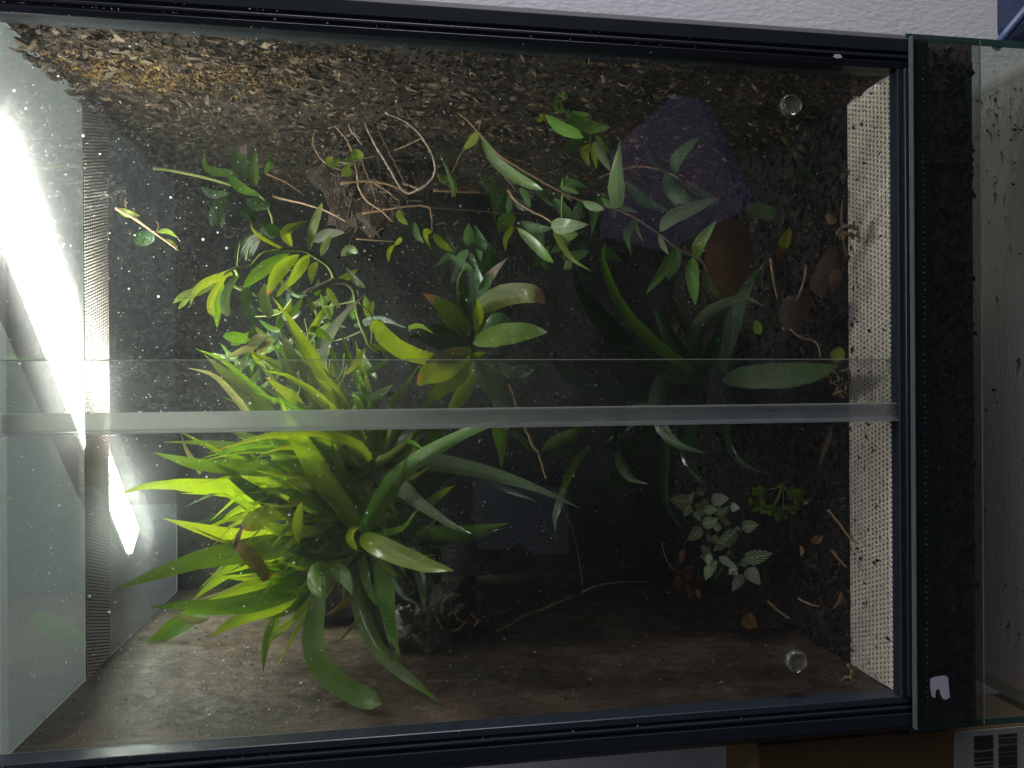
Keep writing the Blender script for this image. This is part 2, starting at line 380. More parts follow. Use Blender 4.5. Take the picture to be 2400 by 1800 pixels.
# ------------------------------------------------------------------ the terrarium
plast = simple('black_plastic', (0.016, 0.021, 0.030), 0.38, var=0.15, nscale=40, bump=0.08, bscale=700)
plast2 = simple('grey_plastic_edge', (0.055, 0.055, 0.057), 0.45, var=0.25, nscale=50, bump=0.15)
T = empty('terrarium', (0, 0.2, 0.0), 'tall glass terrarium with black frame, sliding doors and perforated vents, full of plants', 'terrarium')
ZT = 0.86
def extr(name, prof2, z0, z1, mat, parent, mir=1):
    n = len(prof2); V = [(mir*x, y, z) for z in (z0, z1) for x, y in prof2]
    F = [(i, (i+1) % n, n+(i+1) % n, n+i) for i in range(n)] + [tuple(range(n))[::-1], tuple(range(n, 2*n))]
    if mir < 0: F = [f[::-1] for f in F]
    return mesh_obj(name, V, F, mat, parent)
PR = [(0.2436, -0.0075), (0.2345, -0.0075), (0.2338, -0.0055), (0.2325, -0.0055), (0.2318, -0.0075), (0.2298, -0.0075), (0.2290, -0.0052), (0.2278, -0.0052), (0.2272, -0.0070), (0.2228, -0.0060), (0.2226, 0.0084), (0.2436, 0.0084)]
for mir in (1, -1):
    up = extr('upright', PR, 0.131, ZT, plast, T, mir); bevel(up, 0.0004, 1)
    eg = extr('side_edge', [(0.2437, -0.0073), (0.2437, 0.0084), (0.25, 0.0084), (0.25, -0.0005), (0.2475, -0.0035)], 0.131, ZT, plast2, up, mir)
mesh_obj('paint_chip', [at(u, v, y_) for y_ in (-0.0062, -0.0074) for u, v in ((1952,133),(1957,127),(1969,127),(1975,135),(1962,137))], [(0,1,2,3,4),(5,6,7,8,9),(0,1,6,5),(1,2,7,6),(2,3,8,7),(3,4,9,8),(4,0,5,9)], simple('chip_white', (0.6,0.6,0.58), 0.7), T)
# thin dust lines lying in the grooves of the right upright
dustm = simple('dust', (0.42, 0.40, 0.36), 0.9, var=0.4, nscale=300)
cr = chips('groove_dust', 260, lambda r: (Vector((r.choice((0.2337, 0.2282, 0.2282, 0.2226, -0.2282, -0.2226))*r.uniform(0.9995, 1.0005), -0.0077, 0.2+0.6*r.random()**0.6)), Vector((0, -1, 0)), Vector((0, 0, 1))), (0.0004, 0.002), dustm, T, seed=8, lift=0.1, asp=(0.2, 0.6)); cr['kind'] = 'stuff'
# bottom rail with its track ribs
rail = MB().box(-0.2225, 0.2225, -0.0065, 0.0035, 0.131, 0.1385)
rail.box(-0.2225, 0.2225, -0.0095, -0.0066, 0.131, 0.1352)
ro = rail.build('bottom_rail', plast, T); bevel(ro, 0.0006, 2)
MB().box(-0.2225, 0.2225, -0.0067, -0.0061, 0.1383, 0.1389).build('track_rib', plast2, ro)
# perforated vent plates: real holes
def perforated(name, x0, x1, y0, y1, z, px, py, r, mat, parent, thick=0.0008, seg=8):
    nx = int((x1-x0)/px); ny = int((y1-y0)/py); px = (x1-x0)/nx; py = (y1-y0)/ny; V = []; F = []
    for j in range(ny):
        off = 0.5 if j % 2 else 0.0
        for i in range(nx + (1 if j % 2 else 0)):
            xa = max(x0, x0+(i-off)*px); xb = min(x1, x0+(i+1-off)*px); ya = y0+j*py; yb = ya+py
            if xb-xa < px*0.9:
                k = len(V); V += [(xa, ya, z), (xb, ya, z), (xb, yb, z), (xa, yb, z)]; F.append((k, k+1, k+2, k+3)); continue
            cx, cy = (xa+xb)/2, (ya+yb)/2; k = len(V)
            sq = [(1, 0), (1, 1), (0, 1), (-1, 1), (-1, 0), (-1, -1), (0, -1), (1, -1)]
            for q in range(8): V.append((cx+sq[q][0]*px/2, cy+sq[q][1]*py/2, z))
            for zz in (z, z-thick):
                for q in range(8): V.append((cx+r*math.cos(q*math.pi/4), cy+r*math.sin(q*math.pi/4), zz))
            for q in range(8):
                a = (q+1) % 8; F.append((k+q, k+a, k+8+a, k+8+q)); F.append((k+8+q, k+8+a, k+16+a, k+16+q))
    return mesh_obj(name, V, F, mat, parent)
ventm = simple('white_vent', (0.80, 0.71, 0.63), 0.45, var=0.1, nscale=60, bump=0.1)
topm = simple('beige_vent', (0.30, 0.28, 0.24), 0.4, metal=0.3, var=0.2, nscale=80)
vb = perforated('lower_vent', -0.2224, 0.2224, 0.0036, 0.0570, 0.1372, 0.0036, 0.0044, 0.00105, ventm, T)
vt = perforated('upper_vent', -0.225, 0.225, 0.130, 0.182, 0.7266, 0.0026, 0.0040, 0.00115, topm, T)
gc = glassmat('ceiling_glass', (0.90, 0.93, 0.90), film=0.05, specks=0.3, smear=0.016, speck_scale=150)
gc2 = glassmat('rear_ceiling_glass', (0.86, 0.93, 0.89), film=0.01, specks=0.1, smear=0.006)
MB().box(-0.2225, 0.2225, 0.0086, 0.1298, 0.7266, 0.7306).build('ceiling_pane', gc, T)
MB().box(-0.225, 0.225, 0.1822, 0.392, 0.7266, 0.7306).build('ceiling_pane', gc2, T)
MB().box(-0.13, 0.43, 0.4000, 0.4040, 0.131, 0.812).build('rear_shade_board', simple('shade_board_dark', (0.02, 0.022, 0.025), 0.7), T)  # added dark sheet so the view through the rear roof pane goes dark
tag(MB().box(-0.65, 0.60, 0.450, 0.462, 0.83, 1.40).build('haze_tone_panel', simple('haze_tone_green', (0.40, 0.45, 0.40), 0.7, var=0.25, nscale=7)), 'added green-grey panel standing in for the misty tone seen through the glass roof', 'panel')  # added panel, its colour supplies the misty grey-green tone above the roof
# side and back glass reaching down to the table
gs = glassmat('side_glass', (0.86, 0.90, 0.87), film=0.02, specks=0.1, smear=0.01)
edge = simple('glass_edge', (0.04, 0.09, 0.075), 0.2, var=0.4, nscale=40)
for mir in (1, -1):
    a, b = sorted((mir*0.2442, mir*0.2498))
    sp_ = MB().box(a, b, -0.003, 0.40, 0.0005, 0.1305).build('side_pane', gs, T)
    MB().box(a+0.0004, b-0.0004, -0.0042, -0.0031, 0.0005, 0.1305).build('ground_edge', edge, sp_)
# lower front pane
gf = glassmat('lower_front_glass', (0.74, 0.79, 0.77), film=0.012, specks=0.12, smear=0.006, speck_scale=200)
zl = at(2289, 900, -0.010).z
fp = MB().box(-0.2432, 0.2432, -0.0150, -0.0105, zl, 0.1325).build('lower_front_pane', gf, T)
MB().box(-0.2432, 0.2432, -0.0150, -0.0105, 0.1326, 0.1332).build('polished_edge', simple('glass_top_edge', (0.10, 0.13, 0.12), 0.25, var=0.3, nscale=90), fp)
MB().box(-0.2432, 0.2432, -0.0150, -0.0142, zl-0.0006, zl-0.0001).build('polished_edge', simple('glass_low_edge', (0.2, 0.24, 0.2), 0.3, var=0.3, nscale=90), fp)
# silicone strip with its row of bubbles
sil = simple('black_silicone', (0.010, 0.014, 0.018), 0.35, var=0.3); sil2 = simple('grey_silicone', (0.045, 0.058, 0.052), 0.4, var=0.3, nscale=60)
za, zb = at(2176, 900, -0.008).z, at(2150, 900, -0.008).z
so = MB().box(-0.243, 0.243, -0.0100, -0.0070, za, zb).build('sealing_strip', sil2, T)
mb = MB(); x = -0.235
while x < 0.235:
    r_ = 0.0006*random.uniform(0.6, 1.5); zc = (za+zb)/2+random.uniform(-0.0006, 0.0006); mb.tube([(x, -0.0101, zc), (x, -0.0106, zc)], [r_, r_*0.5], 6); x += random.uniform(0.0035, 0.0048)
mb.build('bubble', simple('bubble', (0.30, 0.34, 0.32), 0.2), so)['kind'] = 'stuff'
MB().box(-0.243, 0.243, -0.0098, -0.0045, zb+0.0002, 0.1302).build('silicone_bead', sil, T)
soilm = simple('wet_soil', (0.005, 0.0038, 0.003), 0.75, var=0.7, nscale=90, bump=1.0, bscale=160)
dr = MB().box(-0.2438, 0.2438, -0.0060, 0.395, zl-0.001, 0.1298).build('drainage_layer', simple('damp_substrate', (0.10, 0.08, 0.065), 0.8, var=0.6, nscale=50, bump=0.8, bscale=150), T)
cr = chips('gravel', 1600, lambda r: (Vector((r.uniform(-0.24, 0.24), -0.0062, r.uniform(zl, 0.128))), Vector((0, -1, 0)), Vector((r.uniform(-1, 1), 0, r.uniform(-1, 1)))), (0.002, 0.009), chipmat('brown_gravel', [(0, (0.05, 0.04, 0.03)), (0.8, (0.12, 0.095, 0.075)), (1, (0.2, 0.16, 0.12))], 0.8), dr, asp=(0.5, 0.9), lift=0.15, seed=5); cr['kind'] = 'stuff'
# torn paper sticker
pts = [(2180,1592),(2188,1587),(2215,1583),(2222,1588),(2223,1600),(2226,1634),(2218,1640),(2210,1638),(2204,1628),(2203,1618),(2198,1614),(2193,1620),(2192,1636),(2184,1632),(2181,1615)]
V = [at(u, v, -0.0152) for u, v in pts] + [at(u, v, -0.0156) for u, v in pts]; n = len(pts)
mesh_obj('paper_sticker', V, [tuple(range(n, 2*n))]+[(i, (i+1) % n, n+(i+1) % n, n+i) for i in range(n)], simple('sticker_paper', (0.52, 0.52, 0.62), 0.7, var=0.12, nscale=300, bump=0.4, bscale=900), T)['label'] = 'torn white paper sticker on the lower pane'
# background panels
def grid(name, fn, nu, nv, mat, parent):
    V = [fn(i/(nu-1), j/(nv-1)) for j in range(nv) for i in range(nu)]
    F = [(j*nu+i, j*nu+i+1, (j+1)*nu+i+1, (j+1)*nu+i) for j in range(nv-1) for i in range(nu-1)]
    return mesh_obj(name, V, F, mat, parent, True)
from mathutils import noise as mn
def fb(p, s, o=4): return mn.fractal(Vector(p)*s, 0.6, 2.0, o)
barkm = simple('bark_backing', (0.03, 0.02, 0.013), 0.85, var=0.7, nscale=120, bump=1.0, bscale=220)
bw = grid('bark_panel', lambda a, b: (0.2232-0.006*max(0, fb((0, a*0.4, b*0.6), 14)+0.4)*min(1, a*14)*min(1, (1-b)*12), 0.0088+a*0.377, 0.139+b*0.587), 60, 80, barkm, T)
bw['label'] = 'side panel covered in brown bark chips and orange moss'
def wall_place(r):
    y = 0.010+0.372*r.random()**1.25; z = 0.14+0.585*(1-r.random()**1.15)
    return Vector((0.2232-0.006*max(0, fb((0, (y-0.016)/0.37*0.4, (z-0.139)/0.587*0.6), 14)+0.4)*min(1, (y-0.016)/0.026)-0.0008-0.004*r.random()**2, y, z)), Vector((-1, -0.15, 0)), Vector((0, 0.12, 1))
bchip = chipmat('bark_chip', [(0, (0.02, 0.013, 0.009)), (0.35, (0.085, 0.048, 0.025)), (0.7, (0.21, 0.13, 0.07)), (0.92, (0.36, 0.24, 0.14)), (1, (0.45, 0.36, 0.25))], 0.6)
chips('bark_litter', 17000, wall_place, (0.0015, 0.011), bchip, bw, asp=(0.15, 0.5), seed=11, lift=0.45)['kind'] = 'stuff'
# the largest chips one by one
rn = random.Random(21); shapes = []
for q in range(8):
    V = []; n = 7; L = 1.0; W = rn.uniform(0.28, 0.5)
    for k in range(n):
        g = 2*math.pi*k/n; rr = rn.uniform(0.75, 1.1); V.append((math.cos(g)*rr*0.5, math.sin(g)*rr*0.5*W, 0.0)); 
    V += [(x*0.9, y*0.9, 0.10+0.10*math.cos(x*4)) for x, y, _ in V]
    F = [tuple(range(n, 2*n))]+[(i, (i+1) % n, n+(i+1) % n, n+i) for i in range(n)]
    me = bpy.data.meshes.new('bark_chip'); me.from_pydata(V, [], F); me.materials.append(bchip); shapes.append(me)
bpiece = []
for q, (c1, c2) in enumerate((((0.05, 0.032, 0.02), (0.12, 0.08, 0.05)), ((0.18, 0.13, 0.085), (0.30, 0.22, 0.15)), ((0.10, 0.06, 0.035), (0.22, 0.13, 0.07)))):
    mm = simple('bark_piece', c1, 0.65, var=0.5, nscale=200, bump=0.6, bscale=400); bpiece.append(mm)
for q, me in enumerate(shapes): me.materials[0] = bpiece[q % 3]
for q in range(230):
    y = 0.018+0.16*rn.random()**1.5; z = 0.73-0.45*rn.random()**1.3
    o = bpy.data.objects.new('bark_chip', rn.choice(shapes)); L = rn.uniform(0.006, 0.0135)
    o.matrix_basis = Matrix.Translation(Vector((0.2185-0.004*rn.random(), y, z))) @ (Vector((-1, rn.uniform(-.5, .3), rn.uniform(-.4, .4))).to_track_quat('Z', 'Y').to_matrix().to_4x4()) @ Matrix.Rotation(math.pi/2+rn.gauss(0, 0.5), 4, 'Z') @ Matrix.Scale(L, 4)
    COL.objects.link(o); o.parent = bw
# orange and green moss on the bark
def moss_place(cy, cz, sy, sz):
    def f(r):
        y = cy+r.gauss(0, sy); z = cz+r.gauss(0, sz)
        y = min(max(y, 0.02), 0.37); z = min(z, 0.72)
        return Vector((0.2205-0.003*r.random(), y, z)), Vector((-1, 0, 0)), Vector((0, r.uniform(-1, 1), r.uniform(-1, 1)))
    return f
mossm = chipmat('orange_moss', [(0, (0.16, 0.07, 0.015)), (0.5, (0.36, 0.19, 0.03)), (0.85, (0.48, 0.30, 0.05)), (1, (0.34, 0.34, 0.05))], 0.7)
for (u, v, yy, sy, sz, n) in ((280, 165, 0, 0.016, 0.04, 2600), (450, 165, 0, 0.014, 0.035, 2300), (600, 150, 0, 0.025, 0.05, 1500)):
    d = FWD + RGT*((u-1200)/FPX)+UPV*((900-v)/FPX); p = CAM+d*(0.2205/d.x)
    chips('orange_moss', n, moss_place(p.y, p.z, sy, sz), (0.0010, 0.0036), mossm, bw, asp=(0.4, 0.9), seed=n, lift=0.8)['kind'] = 'stuff'
# left wall: cork and wood, grain running down the tank
def corkmat():
    m, nt, out = nm('cork_wall'); b = N(nt, 'BsdfPrincipled', Roughness=0.45); co = objco(nt)
    mp = N(nt, 'Mapping'); mp.inputs['Scale'].default_value = (1, 1.0, 0.16); nt.links.new(co, mp.inputs[0])
    gr = noise(nt, mp.outputs[0], 230, 7, 0.75, 0.8); bl = noise(nt, co, 9, 4, 0.6, 0.8)
    c = ramp(nt, math_(nt, 'ADD', math_(nt, 'MULTIPLY', gr, 0.5), math_(nt, 'MULTIPLY', bl, 0.5)), [(0.36, (0.018, 0.012, 0.009)), (0.44, (0.034, 0.021, 0.013)), (0.54, (0.10, 0.064, 0.042)), (0.66, (0.27, 0.20, 0.155))])
    nt.links.new(c, b.inputs['Base Color'])
    bp = N(nt, 'Bump', Strength=0.9, Distance=0.0035); nt.links.new(math_(nt, 'MULTIPLY_ADD', gr, 0.7, math_(nt, 'MULTIPLY', noise(nt, co, 320, 4, 0.7), 0.4)), bp.inputs['Height']); nt.links.new(bp.outputs[0], b.inputs['Normal'])
    nt.links.new(b.outputs[0], out.inputs[0]); return m
corkm = corkmat()
cw = grid('cork_panel', lambda a, b: (-0.2228+(0.0016*fb((3, a*0.37, b*0.2), 22)+0.0016*fb((5, a*0.37, b*0.3), 90, 3)+0.002)*min(1, a*14)*min(1, (1-b)*12), 0.0088+a*0.377, 0.139+b*0.587), 110, 170, corkm, T)
cw['label'] = 'brown fibrous cork side panel'
cork_chip = chipmat('cork_flake', [(0, (0.03, 0.02, 0.014)), (0.5, (0.12, 0.08, 0.05)), (0.85, (0.28, 0.21, 0.15)), (1, (0.5, 0.42, 0.34))], 0.4)
chips('cork_flake', 4000, lambda r: (Vector((-0.2205+0.002*r.random(), 0.012+0.36*r.random(), 0.14+0.585*r.random())), Vector((1, 0, 0)), Vector((0, 0.3, 1))), (0.001, 0.006), cork_chip, cw, asp=(0.12, 0.4), seed=13, lift=0.35)['kind'] = 'stuff'
backm = simple('back_panel', (0.006, 0.0058, 0.0055), 0.8, var=0.6, nscale=35, bump=1.0, bscale=120)
bk = grid('back_panel', lambda a, b: (-0.224+a*0.448, 0.386-0.006*max(0, fb((a*0.45, 2, b*0.6), 12)+0.3), 0.139+b*0.587), 60, 80, backm, T)
bk['label'] = 'dark background panel at the rear'
chips('dark_litter', 5000, lambda r: (Vector((r.uniform(-0.22, 0.22), 0.380-0.003*r.random(), 0.14+0.585*r.random())), Vector((0, -1, 0)), Vector((0.3, 0, 1))), (0.0015, 0.009), chipmat('black_litter', [(0, (0.002, 0.002, 0.001)), (0.9, (0.008, 0.006, 0.004)), (1, (0.03, 0.02, 0.012))], 0.7), bk, asp=(0.15, 0.5), seed=14, lift=0.4)['kind'] = 'stuff'
# soil
def soil_z(x, y): return 0.137+min(1, (y-0.057)/0.02)*0.002+0.02*max(0, y-0.1)/0.3+0.004*fb((x, y, 1), 30)*min(1, (y-0.056)/0.02)
sg = grid('soil', lambda a, b: ((-0.2235+a*0.447), 0.0572+b*0.33, soil_z(-0.2235+a*0.447, 0.0572+b*0.33)), 110, 80, soilm, None)
tag(sg, 'dark damp soil covering the tank floor behind the white vent', kind='stuff')
def sp_place(r):
    x = r.uniform(-0.222, 0.222); y = 0.058+0.32*r.random()**1.4; return Vector((x, y, soil_z(x, y)+0.001+0.003*r.random())), Vector((0, 0, 1)), Vector((r.uniform(-1, 1), r.uniform(-1, 1), 0))
lit = chips('litter', 9000, sp_place, (0.0015, 0.012), dark_chip, None, asp=(0.2, 0.7), seed=15, lift=0.5)
tag(lit, 'brown bark crumbs and leaf bits strewn over the soil', kind='stuff')
vd_ = chips('vent_debris', 190, lambda r: (Vector((r.uniform(-0.22, 0.22), 0.005+0.05*r.random()**0.6, 0.1376)), Vector((0, 0, 1)), Vector((r.uniform(-1, 1), r.uniform(-1, 1), 0))), (0.0008, 0.006), dark_chip, None, asp=(0.25, 0.7), seed=16, lift=0.12)
tag(vd_, 'soil crumbs lying on the white perforated vent', kind='stuff')
# ------------------------------------------------------------------ sliding doors
gd = glassmat('door_glass', (0.965, 0.965, 0.96), film=0.004, halo=0.016, specks=0.38, smear=0.014, speck_scale=170)
d1 = MB().box(-0.0275, 0.2224, 0.0000, 0.0030, 0.1386, ZT).build('sliding_door', gd, T); d1['label'] = 'front sliding glass door, dusty, on the right'
d2 = MB().box(-0.2224, 0.0168, 0.0050, 0.0080, 0.1374, ZT).build('sliding_door', gd, T); d2['label'] = 'rear sliding glass door, dusty, on the left'
MB().box(0.01685, 0.0174, 0.0050, 0.0080, 0.1374, ZT).build('ground_edge', simple('door_edge', (0.85, 0.84, 0.66), 0.3, var=0.2), d2)
def profmat():
    m, nt, out = nm('clear_profile'); co = objco(nt)
    tr = N(nt, 'BsdfTransparent'); tr.inputs[0].default_value = (0.86, 0.88, 0.86, 1)
    tl = N(nt, 'BsdfTranslucent'); tl.inputs[0].default_value = (0.62, 0.64, 0.62, 1)
    pb = N(nt, 'BsdfPrincipled', Roughness=0.3); pb.inputs['Base Color'].default_value = (0.75, 0.78, 0.84, 1)
    mp = N(nt, 'Mapping'); mp.inputs['Scale'].default_value = (3, 1, 0.8); nt.links.new(co, mp.inputs[0])
    m1 = N(nt, 'MixShader'); nt.links.new(math_(nt, 'MULTIPLY_ADD', noise(nt, mp.outputs[0], 60, 5, 0.7), 0.5, 0.0), m1.inputs[0]); nt.links.new(tl.outputs[0], m1.inputs[1]); nt.links.new(pb.outputs[0], m1.inputs[2])
    m2 = N(nt, 'MixShader'); m2.inputs[0].default_value = 0.48; nt.links.new(tr.outputs[0], m2.inputs[1]); nt.links.new(m1.outputs[0], m2.inputs[2]); nt.links.new(m2.outputs[0], out.inputs[0]); return m
pm = profmat()
def tilted(name, xa, xb, ya, yb, za, zb, dx, mat, parent):
    V = [(x+(dx if z == zb else 0), y, z) for z in (za, zb) for y in (ya, yb) for x in (xa, xb)]
    return mesh_obj(name, V, [(0,2,3,1),(4,5,7,6),(0,1,5,4),(2,6,7,3),(0,4,6,2),(1,3,7,5)], mat, parent)
pf = tilted('edge_profile', -0.0254, -0.0142, -0.0022, -0.0006, 0.1315, ZT, -0.0014, pm, d1); bevel(pf, 0.0004, 2)
tilted('rib', -0.0271, -0.0256, -0.0060, 0.0046, 0.1315, ZT, -0.0014, pm, pf)
tilted('rib', -0.0252, -0.0245, -0.0036, -0.0023, 0.1315, ZT, -0.0014, pm, pf)
tilted('rib', -0.0151, -0.0144, -0.0034, -0.0023, 0.1315, ZT, -0.0014, pm, pf)
# clear rubber bumpers
bm_, nt, out = nm('clear_rubber'); b = N(nt, 'BsdfPrincipled', Roughness=0.06); b.inputs['Base Color'].default_value = (0.88, 0.92, 0.66, 1); b.inputs['Transmission Weight'].default_value = 0.93; b.inputs['IOR'].default_value = 1.46; nt.links.new(b.outputs[0], out.inputs[0])
for (u, v, yy, par) in ((1850, 250, -0.0002, d1), (1863, 1548, 0.0048, d2)):
    c = at(u, v, yy); V = []; F = []; n = 32; rg = [(0.0078, 0), (0.0078, 0.0022), (0.0074, 0.0034), (0.0066, 0.0041), (0.0060, 0.0036), (0.0035, 0.0034), (0, 0.0034)]
    for r_, h in rg[:-1]:
        for k in range(n): V.append((c.x+r_*math.cos(2*math.pi*k/n), c.y-h, c.z+r_*math.sin(2*math.pi*k/n)))
    V.append((c.x, c.y-rg[-1][1], c.z))
    for i in range(len(rg)-2):
        for k in range(n): F.append((i*n+k, i*n+(k+1) % n, (i+1)*n+(k+1) % n, (i+1)*n+k))
    e = (len(rg)-2)*n
    for k in range(n): F.append((e+k, e+(k+1) % n, len(V)-1))
    F.append(tuple(range(n))[::-1])
    mesh_obj('rubber_bumper', V, F, bm_, par, True)
# ------------------------------------------------------------------ LED light bar lying across the tank roof
zL = 0.742
pe = atz(316, 1272, zL); ps = atz(0, 452, zL); ax = (pe-ps); ax.z = 0; ax.normalize(); ps = ps+ax*((0.003-ps.y)/ax.y); pr = Vector((-ax.y, ax.x, 0))
if pr.x < 0: pr = -pr
lampo = empty('light_bar', (ps+pe)/2, 'bright white LED light bar lying diagonally on the glass roof', 'lamp')
def bar(name, w0, z0, z1, mat, e0=0, e1=0, parent=lampo, shift=0.0):
    V = []
    for z in (z0, z1):
        for p_, s_ in ((ps-ax*e0, -1), (pe+ax*e1, -1), (pe+ax*e1, 1), (ps-ax*e0, 1)):
            q = p_+pr*(s_*w0/2+shift); V.append((q.x, q.y, z))
    return mesh_obj(name, V, [(0,1,2,3), (4,7,6,5), (0,4,5,1), (1,5,6,2), (2,6,7,3), (3,7,4,0)], mat, parent)
em, nt, out = nm('led_lens'); e = N(nt, 'Emission', Strength=LAMP_STRENGTH); e.inputs[0].default_value = (1.0, 0.97, 0.90, 1); nt.links.new(e.outputs[0], out.inputs[0])
bar('light_lens', 0.024, zL, zL+0.004, em)
hs = simple('lamp_housing', (0.55, 0.52, 0.47), 0.4, metal=0.2)
bar('housing', 0.044, zL+0.0042, zL+0.02, hs, 0.006, 0.006)
bar('housing_lip', 0.004, zL+0.001, zL+0.0041, hs, 0.006, 0.006, shift=0.020)
bar('housing_lip', 0.004, zL+0.001, zL+0.0041, hs, 0.006, 0.006, shift=-0.020)
# things of the room in front of the tank that mirror in the doors
def mir(u, v, Y):
    p = at(u, v, Y); return Vector((p.x, -p.y, p.z))
vio = simple('violet_cloth', (0.23, 0.19, 0.39), 0.8, var=0.15, nscale=4, bump=0.3); vio2 = simple('violet_cloth_side', (0.13, 0.10, 0.36), 0.8, var=0.15, nscale=4)
A = [mir(u, v, 1.3) for u, v in ((1455, 330), (1580, 222), (1640, 232), (1745, 490), (1560, 590), (1425, 555))]
V = A + [a+Vector((0.01, -0.12, -0.01)) for a in A]; n = 6
cu = mesh_obj('storage_cube', V, [tuple(range(n)), tuple(range(n, 2*n))[::-1]]+[(i, (i+1) % n, n+(i+1) % n, n+i) for i in range(n)], vio)
tag(cu, 'violet storage cube mirrored in the right door', 'storage cube')
A = [mir(u, v, 1.3) for u, v in ((1642, 232), (1660, 250), (1772, 470), (1747, 492))]; V = A+[a+Vector((0.01, -0.12, -0.01)) for a in A]; n = 4
mesh_obj('side_flap', V, [tuple(range(n)), tuple(range(n, 2*n))[::-1]]+[(i, (i+1) % n, n+(i+1) % n, n+i) for i in range(n)], vio2, cu)
grp = simple('pale_board', (0.20, 0.235, 0.31), 0.8, var=0.1)
A = [mir(u, v, 1.3) for u, v in ((1120, 1290), (1110, 1130), (1335, 1150), (1335, 1300), (1250, 1302), (1222, 1275), (1200, 1285), (1180, 1290))]; n = 8; V = A+[a+Vector((0, -0.03, 0)) for a in A]
bd = mesh_obj('wall_board', V, [tuple(range(n)), tuple(range(n, 2*n))[::-1]]+[(i, (i+1) % n, n+(i+1) % n, n+i) for i in range(n)], grp)
tag(bd, 'pale blue-grey board mirrored in the left door', 'board')
# ------------------------------------------------------------------ plants
def L(par, mat, w, Y, *pts, **k): return leaf(par, list(pts), w*.93, mat, Y, **k)
# --- lower strap-leaved rosette
Bp = plant('strap_plant', 850, 1240, 0.13, 'bright green strap-leaved rosette below the door profile, with one long arching leaf', 'plant')
L(Bp,'br',60,(.11,.06),(835,1236),(800,1180),(752,1115),(716,1055),(690,1010),(672,980),(655,930),fold=.3,tw=10)
L(Bp,'md',46,(.10,.015),(850,1250),(868,1210),(907,1144),(963,1088),(1031,1045),(1099,1011),(1160,990),(1195,978),fold=.35,tw=-8)
L(Bp,'br',54,(.10,.03),(845,1256),(865,1268),(916,1292),(995,1322),(1063,1337),fold=.3,tw=5,kind='lance')
L(Bp,'gy',42,(.12,.04),(868,1110),(910,1122),(950,1152),(986,1182),(1054,1228),(1103,1251),fold=.35,tw=12)
L(Bp,'br',27,(.15,.08),(950,1235),(985,1200),(1022,1168),(1066,1137),kind='lance')
L(Bp,'md',60,(.15,.05),(865,1290),(930,1272),(1010,1262),(1080,1256),(1140,1240),(1192,1226),fold=.7,tw=20)
L(Bp,'dk',46,(.14,.08),(900,1270),(975,1268),(1076,1266),(1192,1236),tw=-20)
L(Bp,'dk',42,(.13,.04),(925,1180),(945,1225),(960,1270),(978,1330),(992,1395),(995,1442),fold=.4,tw=15)
L(Bp,'dk',30,(.15,.09),(960,1290),(995,1345),(1034,1400))
L(Bp,'md',52,(.14,.04),(878,1262),(896,1330),(905,1408),(917,1476),(938,1541),fold=.25,tw=12)
L(Bp,'md',50,(.15,.02),(845,1270),(838,1340),(846,1408),(870,1495),(930,1566),(985,1610),(1032,1648),fold=.35,tw=-14)
L(Bp,'dk',30,(.17,.08),(862,1290),(868,1370),(880,1440),(905,1510),(940,1570))
L(Bp,'md',54,(.08,.02),(750,1350),(746,1400),(736,1470),(740,1540),(785,1595),(850,1632),(896,1650),kind='blunt',fold=.2,tw=8)
L(Bp,'dk',20,(.09,.06),(848,1288),(800,1302),(740,1306),(695,1296),(662,1284),fold=.6)
L(Bp,'md',34,(.07,.03),(770,1322),(745,1328),(735,1350),(738,1378),(755,1398),fold=.5,kind='oval')
L(Bp,'gy',38,(.08,.03),(778,1330),(800,1342),(815,1368),(827,1397),fold=.35)
L(Bp,'ora',20,(.12,.10),(828,1395),(800,1420),(762,1444),fold=.6)
L(Bp,'ye',10,(.09,.07),(846,1446),(815,1480),(783,1519),fold=.6)
L(Bp,'ora',15,(.11,.09),(847,1452),(856,1485),(866,1514),fold=.6)
L(Bp,'md',24,(.14,.05),(664,1425),(642,1462),(626,1505),(619,1545),(617,1575),fold=.5)
L(Bp,'br',50,(.15,.06),(730,1385),(680,1408),(602,1432),(540,1462),(489,1494),tw=12)
L(Bp,'md',56,(.13,.03),(740,1350),(690,1378),(602,1408),(511,1422),(430,1418),(351,1424),tw=14,fold=.3)
L(Bp,'br',48,(.16,.07),(745,1310),(692,1326),(600,1372),(540,1395),(470,1412),tw=-5)
L(Bp,'br',44,(.17,.09),(690,1290),(635,1300),(570,1320),(505,1362),(448,1410),tw=10)
L(Bp,'md',66,(.13,.014),(780,1258),(692,1272),(579,1290),(466,1312),(353,1350),(263,1384),tw=10,fold=.2)
L(Bp,'br',50,(.18,.05),(720,1252),(640,1262),(545,1256),(462,1236),(383,1215),tw=-12)
L(Bp,'md',48,(.22,.20),(500,1425),(455,1445),(398,1478),(340,1525),(262,1578),tw=10)
L(Bp,'si',20,(.06,.05),(490,1452),(455,1455),(428,1448),(405,1440),kind='lance')
L(Bp,'wi',38,(.03,.02),(628,1358),(602,1320),(572,1288),(552,1276),(545,1262),fold=.3,label='withered brown and green leaf')
L(Bp,'wi',14,(.02,.03),(548,1286),(556,1262),(566,1240),(582,1222),fold=.5)
L(Bp,'br2',46,(.10,.05),(705,1212),(660,1202),(625,1204),(597,1220),(574,1244),kind='blunt')
L(Bp,'ye',26,(.08,.05),(700,1275),(697,1235),(700,1205),(707,1175),kind='lance')
L(Bp,'br',26,(.15,.10),(640,1205),(609,1190),(577,1188),(540,1205),(509,1234),fold=.6)
L(Bp,'md',42,(.12,.07),(870,1230),(850,1180),(815,1130),(790,1080),(775,1030))
L(Bp,'br',20,(.07,.05),(838,1290),(822,1265),(826,1245),(838,1235),kind='oval',fold=.6)
